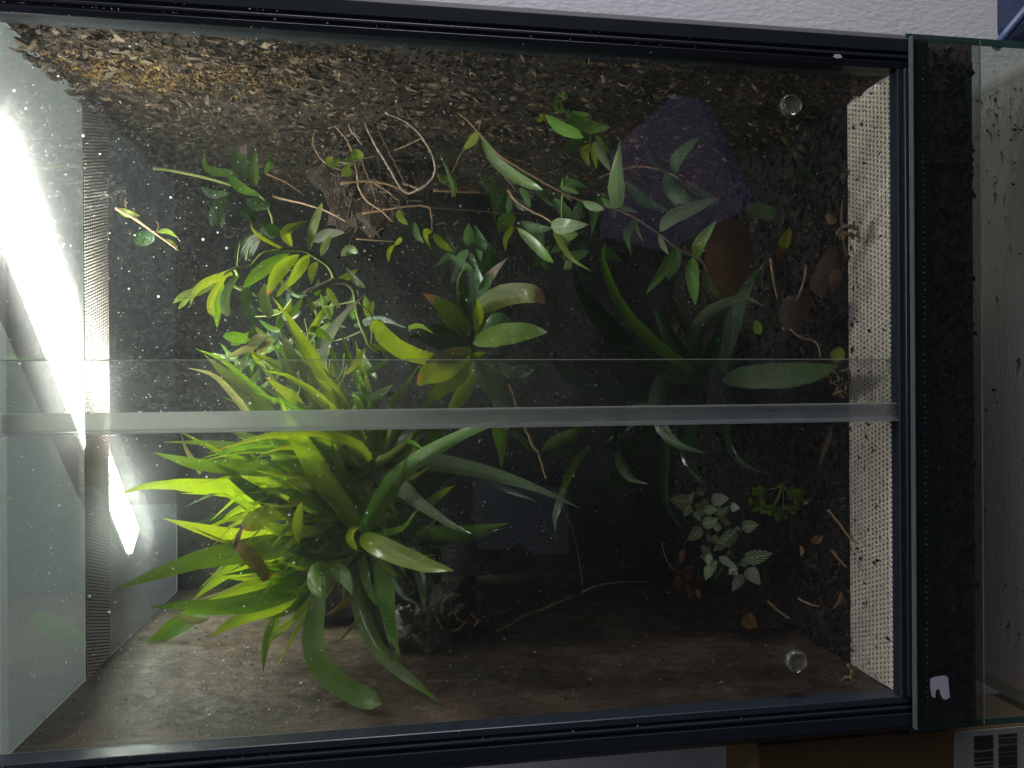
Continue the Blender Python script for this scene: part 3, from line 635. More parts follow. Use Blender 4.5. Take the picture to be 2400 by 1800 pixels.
L(Bp,'br',36,(.16,.10),(740,1290),(700,1310),(650,1345),(600,1378))
L(Bp,'dk',34,(.2,.12),(900,1300),(925,1350),(955,1400),(985,1420))
for i in range(46):
    a = R(random.uniform(120, 235)) if i % 4 else R(random.uniform(-70, 110)); l = random.uniform(170, 400) if i % 4 else random.uniform(110, 200)
    cx, cy = 845+random.uniform(-45, 30), 1240+random.uniform(-35, 45); k = random.uniform(-55, 55); y0 = random.uniform(.15, .19)
    L(Bp, random.choice(('md','br','br','br','dk')), random.uniform(26, 40), (y0, y0-random.uniform(.0,.06)), (cx,cy), (cx+l*.35*math.cos(a)+k*.2, cy+l*.35*math.sin(a)-k*.45), (cx+l*.7*math.cos(a), cy+l*.7*math.sin(a)-k*.35), (cx+l*math.cos(a), cy+l*math.sin(a)+k*.5), fold=random.uniform(.25,.5))
for p_ in (((900,1230),(840,1240),(770,1250),(705,1262)), ((890,1330),(840,1330),(775,1340))):
    L(Bp,'dk',60,(.16,.12),*p_)
# --- upper strap-leaved rosette
Ap = plant('strap_plant', 875, 1095, 0.17, 'yellow-green strap-leaved rosette crossing behind the door profile', 'plant')
L(Ap,'br',46,(.15,.03),(866,1090),(848,1040),(800,960),(740,850),(690,765),(639,697),fold=.35,tw=10)
L(Ap,'pa',44,(.15,.05),(742,1000),(738,920),(745,855),(762,800),(800,745),(857,687),fold=.15,tw=-6)
L(Ap,'md',50,(.13,.03),(840,1112),(770,1104),(694,1097),(586,1096),(473,1090),(410,1075),(360,1060),fold=.2,tw=8)
L(Ap,'gy',28,(.16,.08),(760,1072),(676,1058),(563,1046),(473,1037),(383,1036),fold=.2)
L(Ap,'ye',25,(.08,.03),(868,1080),(850,1050),(812,1030),(722,1010),(631,1020),(563,1038),(487,1062),fold=.45,tw=10)
L(Ap,'md',14,(.10,.05),(560,1085),(520,1062),(473,1038),(416,1008))
L(Ap,'si',13,(.10,.08),(470,1110),(452,1078),(435,1048),(421,1008))
L(Ap,'br',40,(.14,.02),(690,1175),(620,1150),(559,1142),(450,1138),(400,1136),(330,1142),(262,1168),fold=.2)
L(Ap,'dk',42,(.11,.07),(740,1222),(680,1200),(625,1170),(575,1138),(530,1105),(500,1085),fold=.3)
L(Ap,'br2',30,(.12,.08),(720,1215),(680,1192),(645,1168),(609,1137))
L(Ap,'md',52,(.15,.12),(800,1215),(750,1180),(690,1150),(640,1130),kind='lance')
L(Ap,'si',40,(.13,.10),(770,1195),(730,1165),(700,1135),(672,1115),kind='lance')
L(Ap,'md',46,(.14,.08),(850,1170),(805,1125),(770,1085),(735,1040),(708,1000),fold=.3)
L(Ap,'br',30,(.15,.10),(640,1175),(590,1165),(535,1150),(500,1128))
L(Ap,'md',18,(.12,.05),(862,950),(850,905),(830,868),(812,818),(792,762),fold=.5)
L(Ap,'gy',42,(.17,.06),(722,960),(708,880),(678,820),(657,770),fold=.2)
L(Ap,'gy',32,(.17,.09),(720,935),(690,890),(665,850),(637,803))
L(Ap,'gy',42,(.16,.07),(650,985),(600,940),(530,878),(478,830),fold=.2)
L(Ap,'md',16,(.16,.08),(645,945),(575,888),(518,842),(455,816),fold=.5)
L(Ap,'si',20,(.16,.07),(590,985),(572,955),(536,911),(496,876),(441,863),fold=.5)
L(Ap,'ye',30,(.13,.07),(715,975),(690,935),(654,908),(622,884))
L(Ap,'si',16,(.16,.12),(680,935),(650,900),(626,866))
L(Ap,'br',24,(.13,.05),(880,1060),(897,1006),(920,945),(955,897),(984,852),fold=.5)
L(Ap,'br',26,(.16,.10),(895,1062),(905,1020),(915,985),(930,940),fold=.5)
L(Ap,'gy',26,(.14,.08),(905,1065),(925,1020),(945,985),(985,950),fold=.3)
L(Ap,'gy',48,(.15,.04),(885,1082),(940,1074),(1009,1083),(1099,1098),(1189,1122),(1270,1150),(1361,1192),fold=.4,tw=12)
L(Ap,'gy',24,(.14,.07),(1085,1100),(1144,1127),(1195,1150),(1256,1175))
L(Ap,'dk',44,(.17,.12),(930,1205),(986,1155),(1031,1126),(1072,1108),fold=.2)
L(Ap,'md',40,(.13,.12),(905,1110),(935,1095),(962,1118),(930,1140),kind='oval')
L(Ap,'md',20,(.15,.09),(850,960),(836,935),(819,914))
L(Ap,'md',20,(.15,.09),(865,955),(853,925),(837,895))
L(Ap,'gy',34,(.16,.10),(868,960),(885,930),(926,898))
L(Ap,'br',52,(.16,.13),(860,1140),(815,1080),(790,1020),(765,960),(745,905))
L(Ap,'md',40,(.17,.14),(850,1140),(790,1120),(720,1100),(660,1075))
L(Ap,'br',44,(.18,.15),(820,1180),(760,1160),(690,1130),(630,1090))
for i in range(52):
    a = R(random.uniform(150, 262)) if i % 5 else R(random.uniform(-75, 60)); l = random.uniform(170, 420) if i % 5 else random.uniform(110, 190)
    cx, cy = 865+random.uniform(-45, 35), 1100+random.uniform(-40, 40); k = random.uniform(-55, 55); y0 = random.uniform(.17, .21)
    L(Ap, random.choice(('md','br','br','md','dk','gy')), random.uniform(24, 38), (y0, y0-random.uniform(.0,.07)), (cx,cy), (cx+l*.35*math.cos(a)+k*.2, cy+l*.35*math.sin(a)-k*.45), (cx+l*.7*math.cos(a), cy+l*.7*math.sin(a)-k*.35), (cx+l*math.cos(a), cy+l*math.sin(a)+k*.5), fold=random.uniform(.25,.5))
for (pl, cx0, cy0, n_) in ((Ap, 866, 1095, 40), (Bp, 842, 1238, 42)):
    for i in range(n_):      # slender arching blades in the front of the tuft
        a = R(random.uniform(150, 250) if pl is Ap else random.uniform(125, 215)); l = random.uniform(190, 400)
        if i % 6 == 0: a = R(random.uniform(-60, 80)); l = random.uniform(120, 200)
        cx, cy = cx0+random.uniform(-25, 25), cy0+random.uniform(-22, 22); k = random.choice((-1, 1))*random.uniform(20, 70); y0 = random.uniform(.12, .15)
        L(pl, random.choice(('br','br','md','br','ye')), random.uniform(17, 30), (y0, random.uniform(.05, .11)), (cx,cy), (cx+l*.35*math.cos(a)+k*.2, cy+l*.35*math.sin(a)-k*.45), (cx+l*.7*math.cos(a), cy+l*.7*math.sin(a)-k*.4), (cx+l*math.cos(a), cy+l*math.sin(a)+k*.5), fold=random.uniform(.3,.6))
# --- small brown-tipped rosette
Cp = plant('bromeliad', 1118, 795, 0.15, 'small bromeliad with a brown withered leaf tip, right of the yellow-green rosettes', 'plant')
L(Cp,'bt',56,(.13,.05),(1120,790),(1126,745),(1145,712),(1190,690),(1240,688),(1262,695),(1278,712),kind='lance',fold=.35,tw=5,label='leaf with a brown shrivelled tip')
L(Cp,'mo',56,(.13,.04),(1108,806),(1145,792),(1190,782),(1240,776),(1283,779),kind='lance',fold=.2,tw=5)
L(Cp,'gy',22,(.14,.09),(1109,763),(1088,722),(1077,675),(1080,645),(1092,622),fold=.4)
L(Cp,'br',25,(.12,.08),(1124,765),(1123,740),(1118,700),kind='lance')
L(Cp,'pu',56,(.16,.10),(1098,785),(1065,745),(1030,712),(989,686),fold=.25)
L(Cp,'vd',60,(.17,.15),(1110,795),(1041,795),(1000,790),(955,788))
L(Cp,'dk',46,(.17,.15),(1108,790),(1075,765),(1040,770),(1000,760))
L(Cp,'br',44,(.13,.04),(1060,850),(1000,838),(950,822),(916,800),(890,775),(872,768),kind='blunt',fold=.35)
L(Cp,'wi',36,(.12,.07),(1104,822),(1052,832),(1010,850),(980,885))
L(Cp,'ye',50,(.12,.05),(1098,830),(1050,868),(1010,878),(978,884),kind='blunt',fold=.4)
L(Cp,'br',58,(.13,.07),(1090,838),(1066,880),(1030,915),(985,960),kind='strap',fold=.3)
L(Cp,'ye',42,(.16,.10),(1105,860),(1095,900),(1060,960),(1035,1010))
L(Cp,'gy',60,(.13,.05),(1105,835),(1135,865),(1160,910),(1178,965),(1190,1010),kind='strap',tw=8)
L(Cp,'md',46,(.14,.08),(1168,960),(1171,999),(1174,1040),(1176,1096),fold=.4)
L(Cp,'br',18,(.12,.10),(1100,845),(1118,832),(1140,825))
L(Cp,'dk',34,(.15,.12),(1170,845),(1195,872),(1235,868),(1268,850),kind='lance',fold=.1)
L(Cp,'wi',26,(.2,.15),(1130,680),(1154,642),(1190,604))
L(Cp,'dk',44,(.2,.18),(1125,740),(1122,690),(1112,630),(1100,590))
L(Cp,'dk',50,(.18,.14),(1120,800),(1160,760),(1180,750),(1200,752))
L(Cp,'ye',14,(.13,.10),(957,768),(985,764),(1016,782))
L(Cp,'dk',20,(.18,.14),(830,765),(890,748),(957,770))
L(Cp,'md',24,(.15,.12),(1040,1000),(1000,1040),(985,1070))
# --- big dark bromeliad low down
Dp = plant('bromeliad', 1655, 895, 0.13, 'large dark green bromeliad standing low behind the lower half of the doors', 'plant')
L(Dp,'md',32,(.12,.04),(1640,880),(1600,852),(1554,820),(1486,758),(1441,690),(1418,628),(1412,590),(1421,568),fold=.25,tw=20)
L(Dp,'gy',40,(.12,.03),(1650,885),(1630,840),(1630,790),(1645,750),(1689,714),(1746,698),(1790,718),fold=.2)
L(Dp,'gy',46,(.12,.04),(1662,897),(1610,884),(1560,890),(1540,930),(1545,990),(1572,1030),(1612,1052),(1658,1062),fold=.3)
L(Dp,'dk',62,(.14,.09),(1650,905),(1554,895),(1463,875),(1396,858),(1330,850),fold=.2,tw=0)
L(Dp,'dk',42,(.13,.06),(1640,925),(1520,930),(1400,905),(1328,876),(1303,842),(1302,822),fold=.25)
L(Dp,'gy',66,(.11,.012),(1690,893),(1745,884),(1835,880),(1905,872),(1965,858),kind='lance',fold=.15,tw=4)
L(Dp,'dk',42,(.14,.09),(1690,870),(1708,800),(1722,745),(1742,690),(1765,650),(1794,610),fold=.2)
L(Dp,'vd',52,(.2,.13),(1560,880),(1480,820),(1420,760),(1375,700),(1350,640),(1348,590),fold=.2)
L(Dp,'dk',34,(.17,.10),(1620,880),(1550,850),(1490,828),(1434,800))
L(Dp,'dk',18,(.17,.14),(1650,850),(1610,775),(1576,707),(1562,640))
L(Dp,'dk',20,(.10,.05),(1690,930),(1704,990),(1706,1041),(1734,1082),(1775,1103),(1829,1115))
L(Dp,'dk',30,(.16,.12),(1570,960),(1558,1063),(1553,1130),(1566,1193),(1609,1255))
L(Dp,'dk',28,(.16,.12),(1590,1000),(1607,1068),(1635,1117),(1668,1165))
L(Dp,'dk',34,(.15,.08),(1475,960),(1455,995),(1447,1030),(1452,1062))
L(Dp,'gy',28,(.10,.06),(1450,1058),(1458,1090),(1480,1122),(1520,1134),fold=.4)
L(Dp,'dk',46,(.13,.10),(1495,1110),(1440,1130),(1385,1152),kind='strap')
L(Dp,'dk',44,(.16,.12),(1560,960),(1500,1030),(1440,1085),fold=.15)
L(Dp,'vd',50,(.18,.14),(1620,930),(1540,990),(1480,1050),(1440,1100))
L(Dp,'vd',60,(.18,.18),(1640,900),(1560,960),(1450,980))
for i in range(10):
    a = R(random.uniform(90, 300)); l = random.uniform(120, 260); cx, cy = 1640, 900
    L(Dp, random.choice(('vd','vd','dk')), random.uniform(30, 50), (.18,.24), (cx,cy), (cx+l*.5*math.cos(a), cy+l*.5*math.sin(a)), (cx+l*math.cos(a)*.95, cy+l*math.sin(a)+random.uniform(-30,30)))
# --- twiggy plant under it
Ep = plant('twiggy_plant', 1230, 1000, 0.12, 'thin knobbly twig with a few narrow leaves hanging below the profile, centre right', 'plant')
stem(Ep, [(1195,900),(1212,955),(1230,998),(1250,1045),(1263,1062),(1270,1090),(1281,1122)], 9, STT, (.12,.08), bead=.2, wob=.3)
L(Ep,'md',30,(.09,.06),(1268,1060),(1300,1035),(1345,1015),(1375,985),kind='lance')
L(Ep,'md',14,(.09,.08),(1255,1062),(1228,1035),(1205,1005),(1192,985))
L(Ep,'dk',14,(.10,.09),(1300,1062),(1340,1060),(1376,1052))
L(Ep,'md',22,(.09,.06),(1385,1045),(1355,1075),(1341,1100),(1320,1144),(1300,1200),(1297,1240),kind='strap')
L(Ep,'gy',20,(.07,.05),(1322,1145),(1308,1185),(1300,1215),(1303,1250),fold=.4)
stem(Ep, [(1300,1150),(1317,1185),(1342,1240),(1352,1280),(1362,1340),(1366,1382)], 7, simple('dark_stem', (0.07,0.09,0.04), 0.6), (.1,.12))
stem(Ep, [(1366,1388),(1390,1376),(1415,1370),(1469,1363),(1520,1365)], 6, STR, (.11,.14), taper=.4)
stem(Ep, [(1344,1395),(1290,1422),(1234,1442),(1200,1462),(1162,1482)], 10, simple('mossy_stem', (0.06,0.075,0.03), 0.8, bump=.6), (.13,.15), bead=.3, wob=.3)
stem(Ep, [(1040,1410),(1058,1395),(1078,1396)], 11, STR, .11)
# --- trailing vine
Vp = plant('trailing_vine', 1129, 318, 0.16, 'long trailing vine with lance-shaped glossy leaves on reddish stems, upper right of the glass', 'plant')
S1 = [(1075,263),(1104,290),(1129,318)]
stem(Vp, S1+[(1170,362),(1233,403),(1290,435),(1357,468),(1444,490),(1493,514),(1545,547),(1580,577),(1634,604),(1650,618),(1660,636)], 7, STB, (.12,.045), wob=.2, n=50)
stem(Vp, [(1138,257),(1130,280),(1122,305)], 7, STT, .12)
stem(Vp, [(1111,345),(1086,355),(1068,388),(1057,417),(1050,430),(1040,425)], 5, STT, (.11,.09))
stem(Vp, [(1165,392),(1190,421),(1208,444),(1192,444)], 5, STB, (.1,.1))
stem(Vp, [(1192,444),(1208,469),(1244,494),(1278,510),(1301,528)], 7, STT, (.1,.07), wob=.2)
stem(Vp, [(860,471),(875,482),(894,494),(920,520)], 6, STT, .12)
stem(Vp, [(850,500),(900,492),(937,486),(998,483),(1011,501),(1014,534),(1012,545)], 6, STB, (.14,.11), wob=.3)
stem(Vp, [(990,484),(1100,492),(1200,500),(1290,500)], 5, STK, (.15,.15))
stem(Vp, [(1016,446),(1075,449),(1131,451)], 7, STB, .15)
stem(Vp, [(1404,417),(1425,408),(1471,394),(1509,390),(1553,400),(1585,414),(1607,436),(1640,460)], 5, STT, (.13,.10))
stem(Vp, [(1050,262),(1180,262),(1280,268),(1325,262)], 5, STB, (.2,.14))
stem(Vp, [(1385,310),(1384,340),(1378,380)], 6, STB, .11)
stem(Vp, [(1208,510),(1200,534),(1192,548)], 5, STT, .09)
stem(Vp, [(1320,420),(1318,480),(1316,530)], 6, STG, .12)
stem(Vp, [(835,560),(890,564),(925,566)], 4, STT, .13)
V_ = [('hoya',29,(.08,.05),'lance',[(1127,320),(1154,370),(1199,408),(1244,433),(1273,445)]),
('hop',22,(.10,.08),'lance',[(1122,313),(1105,330),(1083,352)]),
('hoya',18,(.09,.06),'strap',[(1063,462),(1063,435),(1050,399),(1029,360)]),
('hoya',20,(.10,.09),'lance',[(1054,432),(1038,420),(1026,404)]),
('hod',16,(.12,.12),'lance',[(1127,403),(1133,426),(1143,446)]),
('hod',18,(.17,.16),'strap',[(1156,415),(1157,460),(1160,525)]),('hod',25,(.16,.16),'lance',[(1183,446),(1175,475),(1162,505)]),
('hod',17,(.17,.17),'lance',[(1194,455),(1193,480),(1192,506)]),('hod',18,(.15,.14),'lance',[(1218,440),(1232,460),(1244,486)]),
('hoy',17,(.1,.08),'lance',[(935,489),(939,510),(956,527)]),('hod',17,(.14,.13),'lance',[(971,520),(977,550),(994,570)]),
('hoy',15,(.1,.07),'strap',[(1010,545),(998,543),(1000,562),(1012,585)]),('hoy',20,(.1,.07),'lance',[(1016,546),(1036,573),(1063,593)]),
('hoy',12,(.12,.10),'oval',[(925,575),(937,563),(942,558)]),('hoy',12,(.12,.10),'lance',[(925,574),(912,590),(910,615)]),
('hod',36,(.10,.08),'ovate',[(1208,512),(1180,520),(1168,548)]),('hod',24,(.09,.07),'lance',[(1220,518),(1255,536),(1296,536)]),
('hoya',25,(.09,.06),'lance',[(1210,532),(1244,564),(1280,600),(1298,615)]),('hoy',17,(.09,.07),'strap',[(1202,530),(1186,560),(1185,590)]),
('hop',40,(.07,.04),'ovate',[(1291,532),(1325,530),(1380,526)]),('hoya',28,(.08,.06),'lance',[(1300,548),(1330,553),(1356,548)]),
('hoy',17,(.08,.05),'strap',[(1298,540),(1314,568),(1341,607),(1387,636)]),('hod',26,(.12,.11),'lance',[(1315,600),(1350,600),(1382,588)]),
('hoya',26,(.1,.06),'oval',[(1323,261),(1308,243),(1320,212)]),('hoya',24,(.1,.07),'lance',[(1324,262),(1349,272),(1382,268)]),
('hoya',34,(.09,.05),'lance',[(1326,264),(1355,286),(1390,299),(1430,298)]),('hoya',30,(.09,.05),'lance',[(1277,268),(1310,298),(1345,312),(1368,322)]),
('hoy',13,(.1,.09),'lance',[(1277,269),(1265,280),(1255,279)]),('hod',32,(.12,.10),'ovate',[(1387,316),(1352,336),(1315,363)]),
('hoy',22,(.12,.10),'lance',[(1388,332),(1370,355),(1382,392)]),('hoy',16,(.11,.1),'lance',[(1390,332),(1392,360),(1399,396)]),
('hop',22,(.09,.06),'lance',[(1393,328),(1410,364),(1432,402)]),('hoya',15,(.1,.09),'strap',[(1398,318),(1420,345),(1440,370)]),
('hoya',42,(.05,.03),'strap',[(1446,488),(1444,440),(1446,390),(1454,328)]),
('hod',26,(.13,.12),'ovate',[(1310,440),(1340,430),(1378,440)]),('hoya',15,(.08,.07),'lance',[(1313,437),(1335,443),(1358,455)]),
('hop',22,(.07,.05),'lance',[(1366,472),(1390,484),(1418,492)]),('hoya',16,(.07,.06),'lance',[(1410,464),(1425,478),(1443,486)]),
('hoya',14,(.07,.06),'lance',[(1446,484),(1469,489),(1496,499)]),('hod',24,(.11,.09),'lance',[(1566,408),(1535,375),(1520,350),(1511,328)]),
('hod',30,(.11,.08),'lance',[(1583,412),(1583,380),(1604,350),(1641,320)]),('hod',20,(.12,.1),'lance',[(1557,405),(1564,444),(1593,490)]),
('hod',42,(.11,.09),'lance',[(1573,414),(1586,450),(1622,482)]),('hod',26,(.11,.09),'lance',[(1598,430),(1640,455),(1693,480)]),
('hop',36,(.05,.03),'lance',[(1546,543),(1572,512),(1626,487),(1686,464)]),('hod',25,(.13,.12),'lance',[(1464,425),(1504,468),(1576,500)]),
('hop',15,(.06,.05),'lance',[(1544,548),(1553,574),(1568,598)]),('hoya',28,(.06,.04),'lance',[(1583,578),(1560,628),(1513,690)]),
('hod',26,(.08,.08),'lance',[(1590,575),(1582,620),(1565,655)]),('hoya',31,(.05,.03),'lance',[(1631,606),(1640,570),(1679,518)]),
('hod',30,(.08,.07),'lance',[(1610,582),(1625,552),(1668,532)]),('hoya',33,(.05,.03),'lance',[(1622,603),(1623,650),(1630,716)]),
('hoya',18,(.06,.05),'lance',[(1655,638),(1660,672),(1686,694)]),('hod',22,(.12,.11),'strap',[(1488,518),(1470,552),(1480,598)]),
('hoy',9,(.12,.11),'strap',[(1488,520),(1496,545),(1509,568)]),('hod',24,(.14,.13),'strap',[(1410,455),(1395,500),(1385,560)]),
('hod',18,(.15,.14),'lance',[(1265,445),(1285,470),(1308,486)]),('hod',20,(.15,.14),'lance',[(1335,470),(1325,440),(1330,410)])]
for mt, w_, y_, kd, pp in V_: leaf(Vp, pp, w_*.95, mt, y_, kind=kd, fold=.2)
for i in range(34):   # leaves in the depth of the vine
    cx, cy = random.choice(((1180,560),(1240,580),(1330,460),(1100,560),(1060,600),(1400,470),(1250,480),(1380,560),(1150,640),(1110,610),(1290,600)))
    cx += random.uniform(-45, 45); cy += random.uniform(-30, 40); a = R(random.uniform(30, 150)+random.choice((0, 180))); l = random.uniform(45, 85); yy = random.uniform(.16, .26)
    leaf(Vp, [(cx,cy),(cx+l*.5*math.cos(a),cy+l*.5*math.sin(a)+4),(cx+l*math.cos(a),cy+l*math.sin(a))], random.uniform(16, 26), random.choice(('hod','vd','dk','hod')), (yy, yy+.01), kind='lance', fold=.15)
# --- pinnate climber
Pp = plant('leafy_climber', 783, 656, 0.13, 'bright climber with pairs of small oval leaves on an arching green stem, upper middle', 'plant')
stem(Pp, [(783,656),(780,640),(765,618),(740,602),(713,586),(676,584),(665,585)], 12, STG, (.09,.06), taper=.8)
stem(Pp, [(665,585),(620,593),(600,610),(586,624),(552,629),(523,643)], 9, STG, (.06,.05))
stem(Pp, [(670,674),(686,684),(699,690),(715,688)], 7, STG, .06, n=10)
stem(Pp, [(715,688),(744,674),(778,659),(800,660),(814,664)], 14, simple('grey_green_stem', (0.22,0.19,0.11), 0.6, var=.4, nscale=300, bump=.4), (.06,.06), taper=.9, wob=.12)
stem(Pp, [(812,662),(828,680),(834,705),(841,746),(857,788),(868,812),(894,828)], 11, STG, (.06,.06), taper=.8, wob=.1)
stem(Pp, [(834,705),(800,712),(760,720)], 5, STG, (.06,.08)); stem(Pp, [(850,775),(815,790),(780,800)], 5, STG, (.06,.09))
stem(Pp, [(557,622),(559,596),(563,570)], 5, STG, .06); stem(Pp, [(577,611),(582,590),(586,578)], 5, STG, .06)
stem(Pp, [(552,629),(560,650),(545,667),(606,694)], 12, STG, (.08,.08))
P_ = [('ye',11,(.06,.04),'strap',[(665,584),(620,561),(595,541),(586,518)]),('br',24,(.06,.03),'lance',[(724,590),(731,543),(744,505),(756,474)]),
('br',28,(.07,.06),'lance',[(685,578),(670,552),(680,535),(722,518)]),('ye',19,(.06,.04),'lance',[(752,600),(762,575),(777,550)]),
('si',28,(.09,.08),'lance',[(733,567),(767,549),(808,545)]),('br',30,(.05,.02),'lance',[(726,597),(699,633),(671,676)]),
('br2',36,(.05,.03),'lance',[(701,597),(665,624),(642,656),(626,694)]),('md',36,(.06,.04),'lance',[(678,593),(631,622),(597,648),(568,676)]),
('br',13,(.05,.04),'lance',[(690,640),(661,679),(649,696)]),('br',22,(.06,.05),'lance',[(744,613),(731,633),(730,664)]),
('dk',32,(.07,.05),'blunt',[(585,665),(577,701),(590,752)]),('gy',31,(.07,.05),'blunt',[(626,668),(618,701),(632,747)]),
('br',24,(.06,.03),'strap',[(543,637),(487,660),(457,683),(445,720)]),('gy',24,(.07,.05),'lance',[(505,668),(468,682),(428,695),(405,711)]),
('gy',14,(.07,.06),'lance',[(450,690),(432,708),(417,725)]),('br',18,(.06,.04),'blunt',[(528,647),(502,685),(493,715),(499,742)]),
('gy',24,(.06,.04),'blunt',[(554,645),(532,683),(527,713),(533,743)]),('md',24,(.08,.07),'lance',[(523,656),(509,720),(509,768)]),
('dk',20,(.08,.07),'lance',[(557,620),(562,580),(590,540)]),('dk',36,(.1,.08),'lance',[(577,610),(586,577),(615,545)]),
('dk',30,(.1,.09),'oval',[(660,552),(640,540),(622,528)]),('md',30,(.08,.07),'oval',[(585,796),(555,790),(522,788)]),
('si',20,(.08,.06),'lance',[(630,803),(577,818),(530,840)]),('si',28,(.08,.07),'lance',[(625,785),(600,800),(580,812)]),('si',22,(.08,.07),'lance',[(640,795),(615,815),(600,830)]),
('ye',19,(.05,.04),'lance',[(767,674),(778,697),(798,724)]),('ye',16,(.05,.04),'lance',[(857,815),(832,855),(806,880)]),
('ye',12,(.08,.08),'lance',[(665,735),(678,722),(682,708)]),('md',26,(.1,.09),'lance',[(800,600),(820,585),(840,592)]),
('br',20,(.08,.07),'lance',[(760,720),(735,770),(722,778)]),('md',24,(.08,.07),'lance',[(780,800),(740,775),(722,778)])]
for mt, w_, y_, kd, pp in P_: leaf(Pp, pp, w_*.88, mt, y_, kind=kd, fold=.25)
for i in range(115):
    cx, cy = 640+random.random()*250, 650+random.random()*330
    if i > 75: cx, cy = 540+random.random()*200, 780+random.random()*120
    a = R(random.uniform(0, 360)); l = random.uniform(35, 75); yy = random.uniform(.13, .24)
    leaf(Pp, [(cx,cy),(cx+l*.5*math.cos(a),cy+l*.5*math.sin(a)+6),(cx+l*math.cos(a),cy+l*math.sin(a))], random.uniform(11, 19), random.choice(('dk','md','br','md','gy')), (yy, yy+.01), kind='lance', fold=.25)
for i in range(10):
    cx, cy = 680+random.random()*170, 690+random.random()*200; a = R(random.uniform(40, 140))
    stem(Pp, [(cx,cy),(cx+50*math.cos(a),cy+50*math.sin(a)),(cx+110*math.cos(a+.4),cy+110*math.sin(a+.4))], 5, STG, (.12,.16))
# --- dim climber behind
Qp = plant('leafy_climber', 633, 499, 0.2, 'dim green climber with a purple-tipped leaf, high in the dark rear corner', 'plant')
stem(Qp, [(360,395),(409,401),(506,423),(608,459),(633,499),(640,530)], 8, STG, (.2,.2)); stem(Qp, [(611,401),(669,427),(710,455)], 5, STB, .2)
stem(Qp, [(640,460),(670,468),(710,477),(767,496),(812,520)], 6, STT, (.2,.16))
for mt, w_, kd, pp in (('pu',42,'lance',[(580,418),(556,372),(576,333)]),('md',28,'lance',[(600,438),(590,394),(601,354)]),('md',24,'lance',[(530,405),(564,441),(613,461)]),
  ('md',20,'strap',[(560,408),(488,398),(476,356)]),('dk',34,'lance',[(541,445),(510,488),(496,532)]),('gy',13,'lance',[(522,488),(519,535)]),('dk',28,'oval',[(577,464),(605,480),(632,484)]),
  ('dk',20,'lance',[(470,440),(500,455),(540,452)]),('dk',24,'lance',[(600,520),(580,500),(560,505)]),('dk',30,'lance',[(640,560),(620,530),(605,525)]),('md',16,'lance',[(620,410),(635,380),(628,362)])):
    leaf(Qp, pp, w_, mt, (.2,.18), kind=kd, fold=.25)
# --- bare twig
Rp = plant('budding_twig', 318, 514, 0.14, 'thin budding twig against the dark upper corner, almost leafless', 'twig')
stem(Rp, [(271,488),(318,514),(362,546),(416,584)], 8, STT, (.13,.13), bead=.2); stem(Rp, [(298,500),(294,475),(296,462)], 4, STB, .13); stem(Rp, [(316,508),(314,488)], 4, STB, .13)
stem(Rp, [(366,548),(372,530),(366,518)], 4, STB, .13)
leaf(Rp, [(275,490),(300,502),(328,506)], 18, 'ye', .13, kind='lance'); leaf(Rp, [(368,545),(392,543),(418,558)], 12, 'ye', .13, kind='lance'); leaf(Rp, [(385,560),(405,572),(418,588)], 12, 'ye', .13, kind='lance'); leaf(Rp, [(362,552),(335,558),(312,566)], 34, 'dk', .15, kind='oval')
# --- sprout on the roots
Gp = plant('sprout', 800, 380, 0.12, 'tiny sprout with rounded bright leaves in front of the tangled roots', 'plant')
leaf(Gp, [(762,372),(780,380),(794,370)], 26, 'br', .11, kind='oval'); leaf(Gp, [(822,368),(836,360),(852,370)], 22, 'br', .11, kind='oval'); leaf(Gp, [(802,395),(812,402),(822,412)], 24, 'br', .11, kind='oval')
leaf(Gp, [(836,376),(815,380),(800,378)], 20, 'md', .12, kind='lance'); stem(Gp, [(790,378),(820,382),(850,372),(880,366)], 5, STT, .12)
# --- tangled roots and the looping bare runner
Hp = plant('tangled_roots', 900, 420, 0.15, 'clump of tangled brown roots with a looping bare runner, fixed high on the right side', 'roots')
ctr = at(850, 350, .2)
rn = random.Random(9)
mb = MB()
for i in range(80):
    u, v = rn.gauss(850, 65), rn.gauss(360, 70); a = rn.uniform(0, 6.3); pts = []
    for k in range(6):
        pts.append(at(u, v, .2+rn.uniform(-.02, .02))); a += rn.gauss(0, 0.6); u += 22*math.cos(a); v += 22*math.sin(a)
    mb.tube(spline(pts, 16), rn.uniform(.0003, .0011), 4)
mb.build('fine_roots', STK, Hp, True)['kind'] = 'stuff'
stem(Hp, [(903,263),(950,284),(984,313),(1009,354),(1020,385),(1018,410),(1000,433),(977,446),(957,453),(937,437),(916,399),(894,363),(873,326),(860,297),(850,270)], 7, STR, (.10,.16), bead=.28, wob=.15, n=110, taper=1.1, sides=8, name='runner')
for pts, w_, mt in (([(745,222),(780,215),(808,245),(800,290),(770,300)],6,STR), ([(760,275),(790,300),(815,330),(830,370),(840,420)],8,STB), ([(880,280),(900,330),(925,380),(950,430)],7,STK), ([(800,430),(850,425),(900,430),(960,450)],8,STB), ([(820,225),(860,222),(940,228),(965,245)],4,STT),
    ([(838,400),(842,440),(860,470),(895,492)],7,STT), ([(740,300),(735,340),(760,380),(800,400)],4,STT), ([(860,340),(850,380),(870,430),(880,470),(870,500)],5,STB), ([(812,240),(825,270),(820,300),(850,340)],8,STR), ([(925,352),(960,338),(990,322)],5,STT), ([(945,430),(970,438),(985,445)],8,STT), ([(880,430),(910,450),(935,470)],6,STB)):
    stem(Hp, pts, w_, mt, (.17,.16), name='root', bead=.25, wob=.3, n=30)
loop = simple('teal_wire', (0.12,0.24,0.22), 0.5)
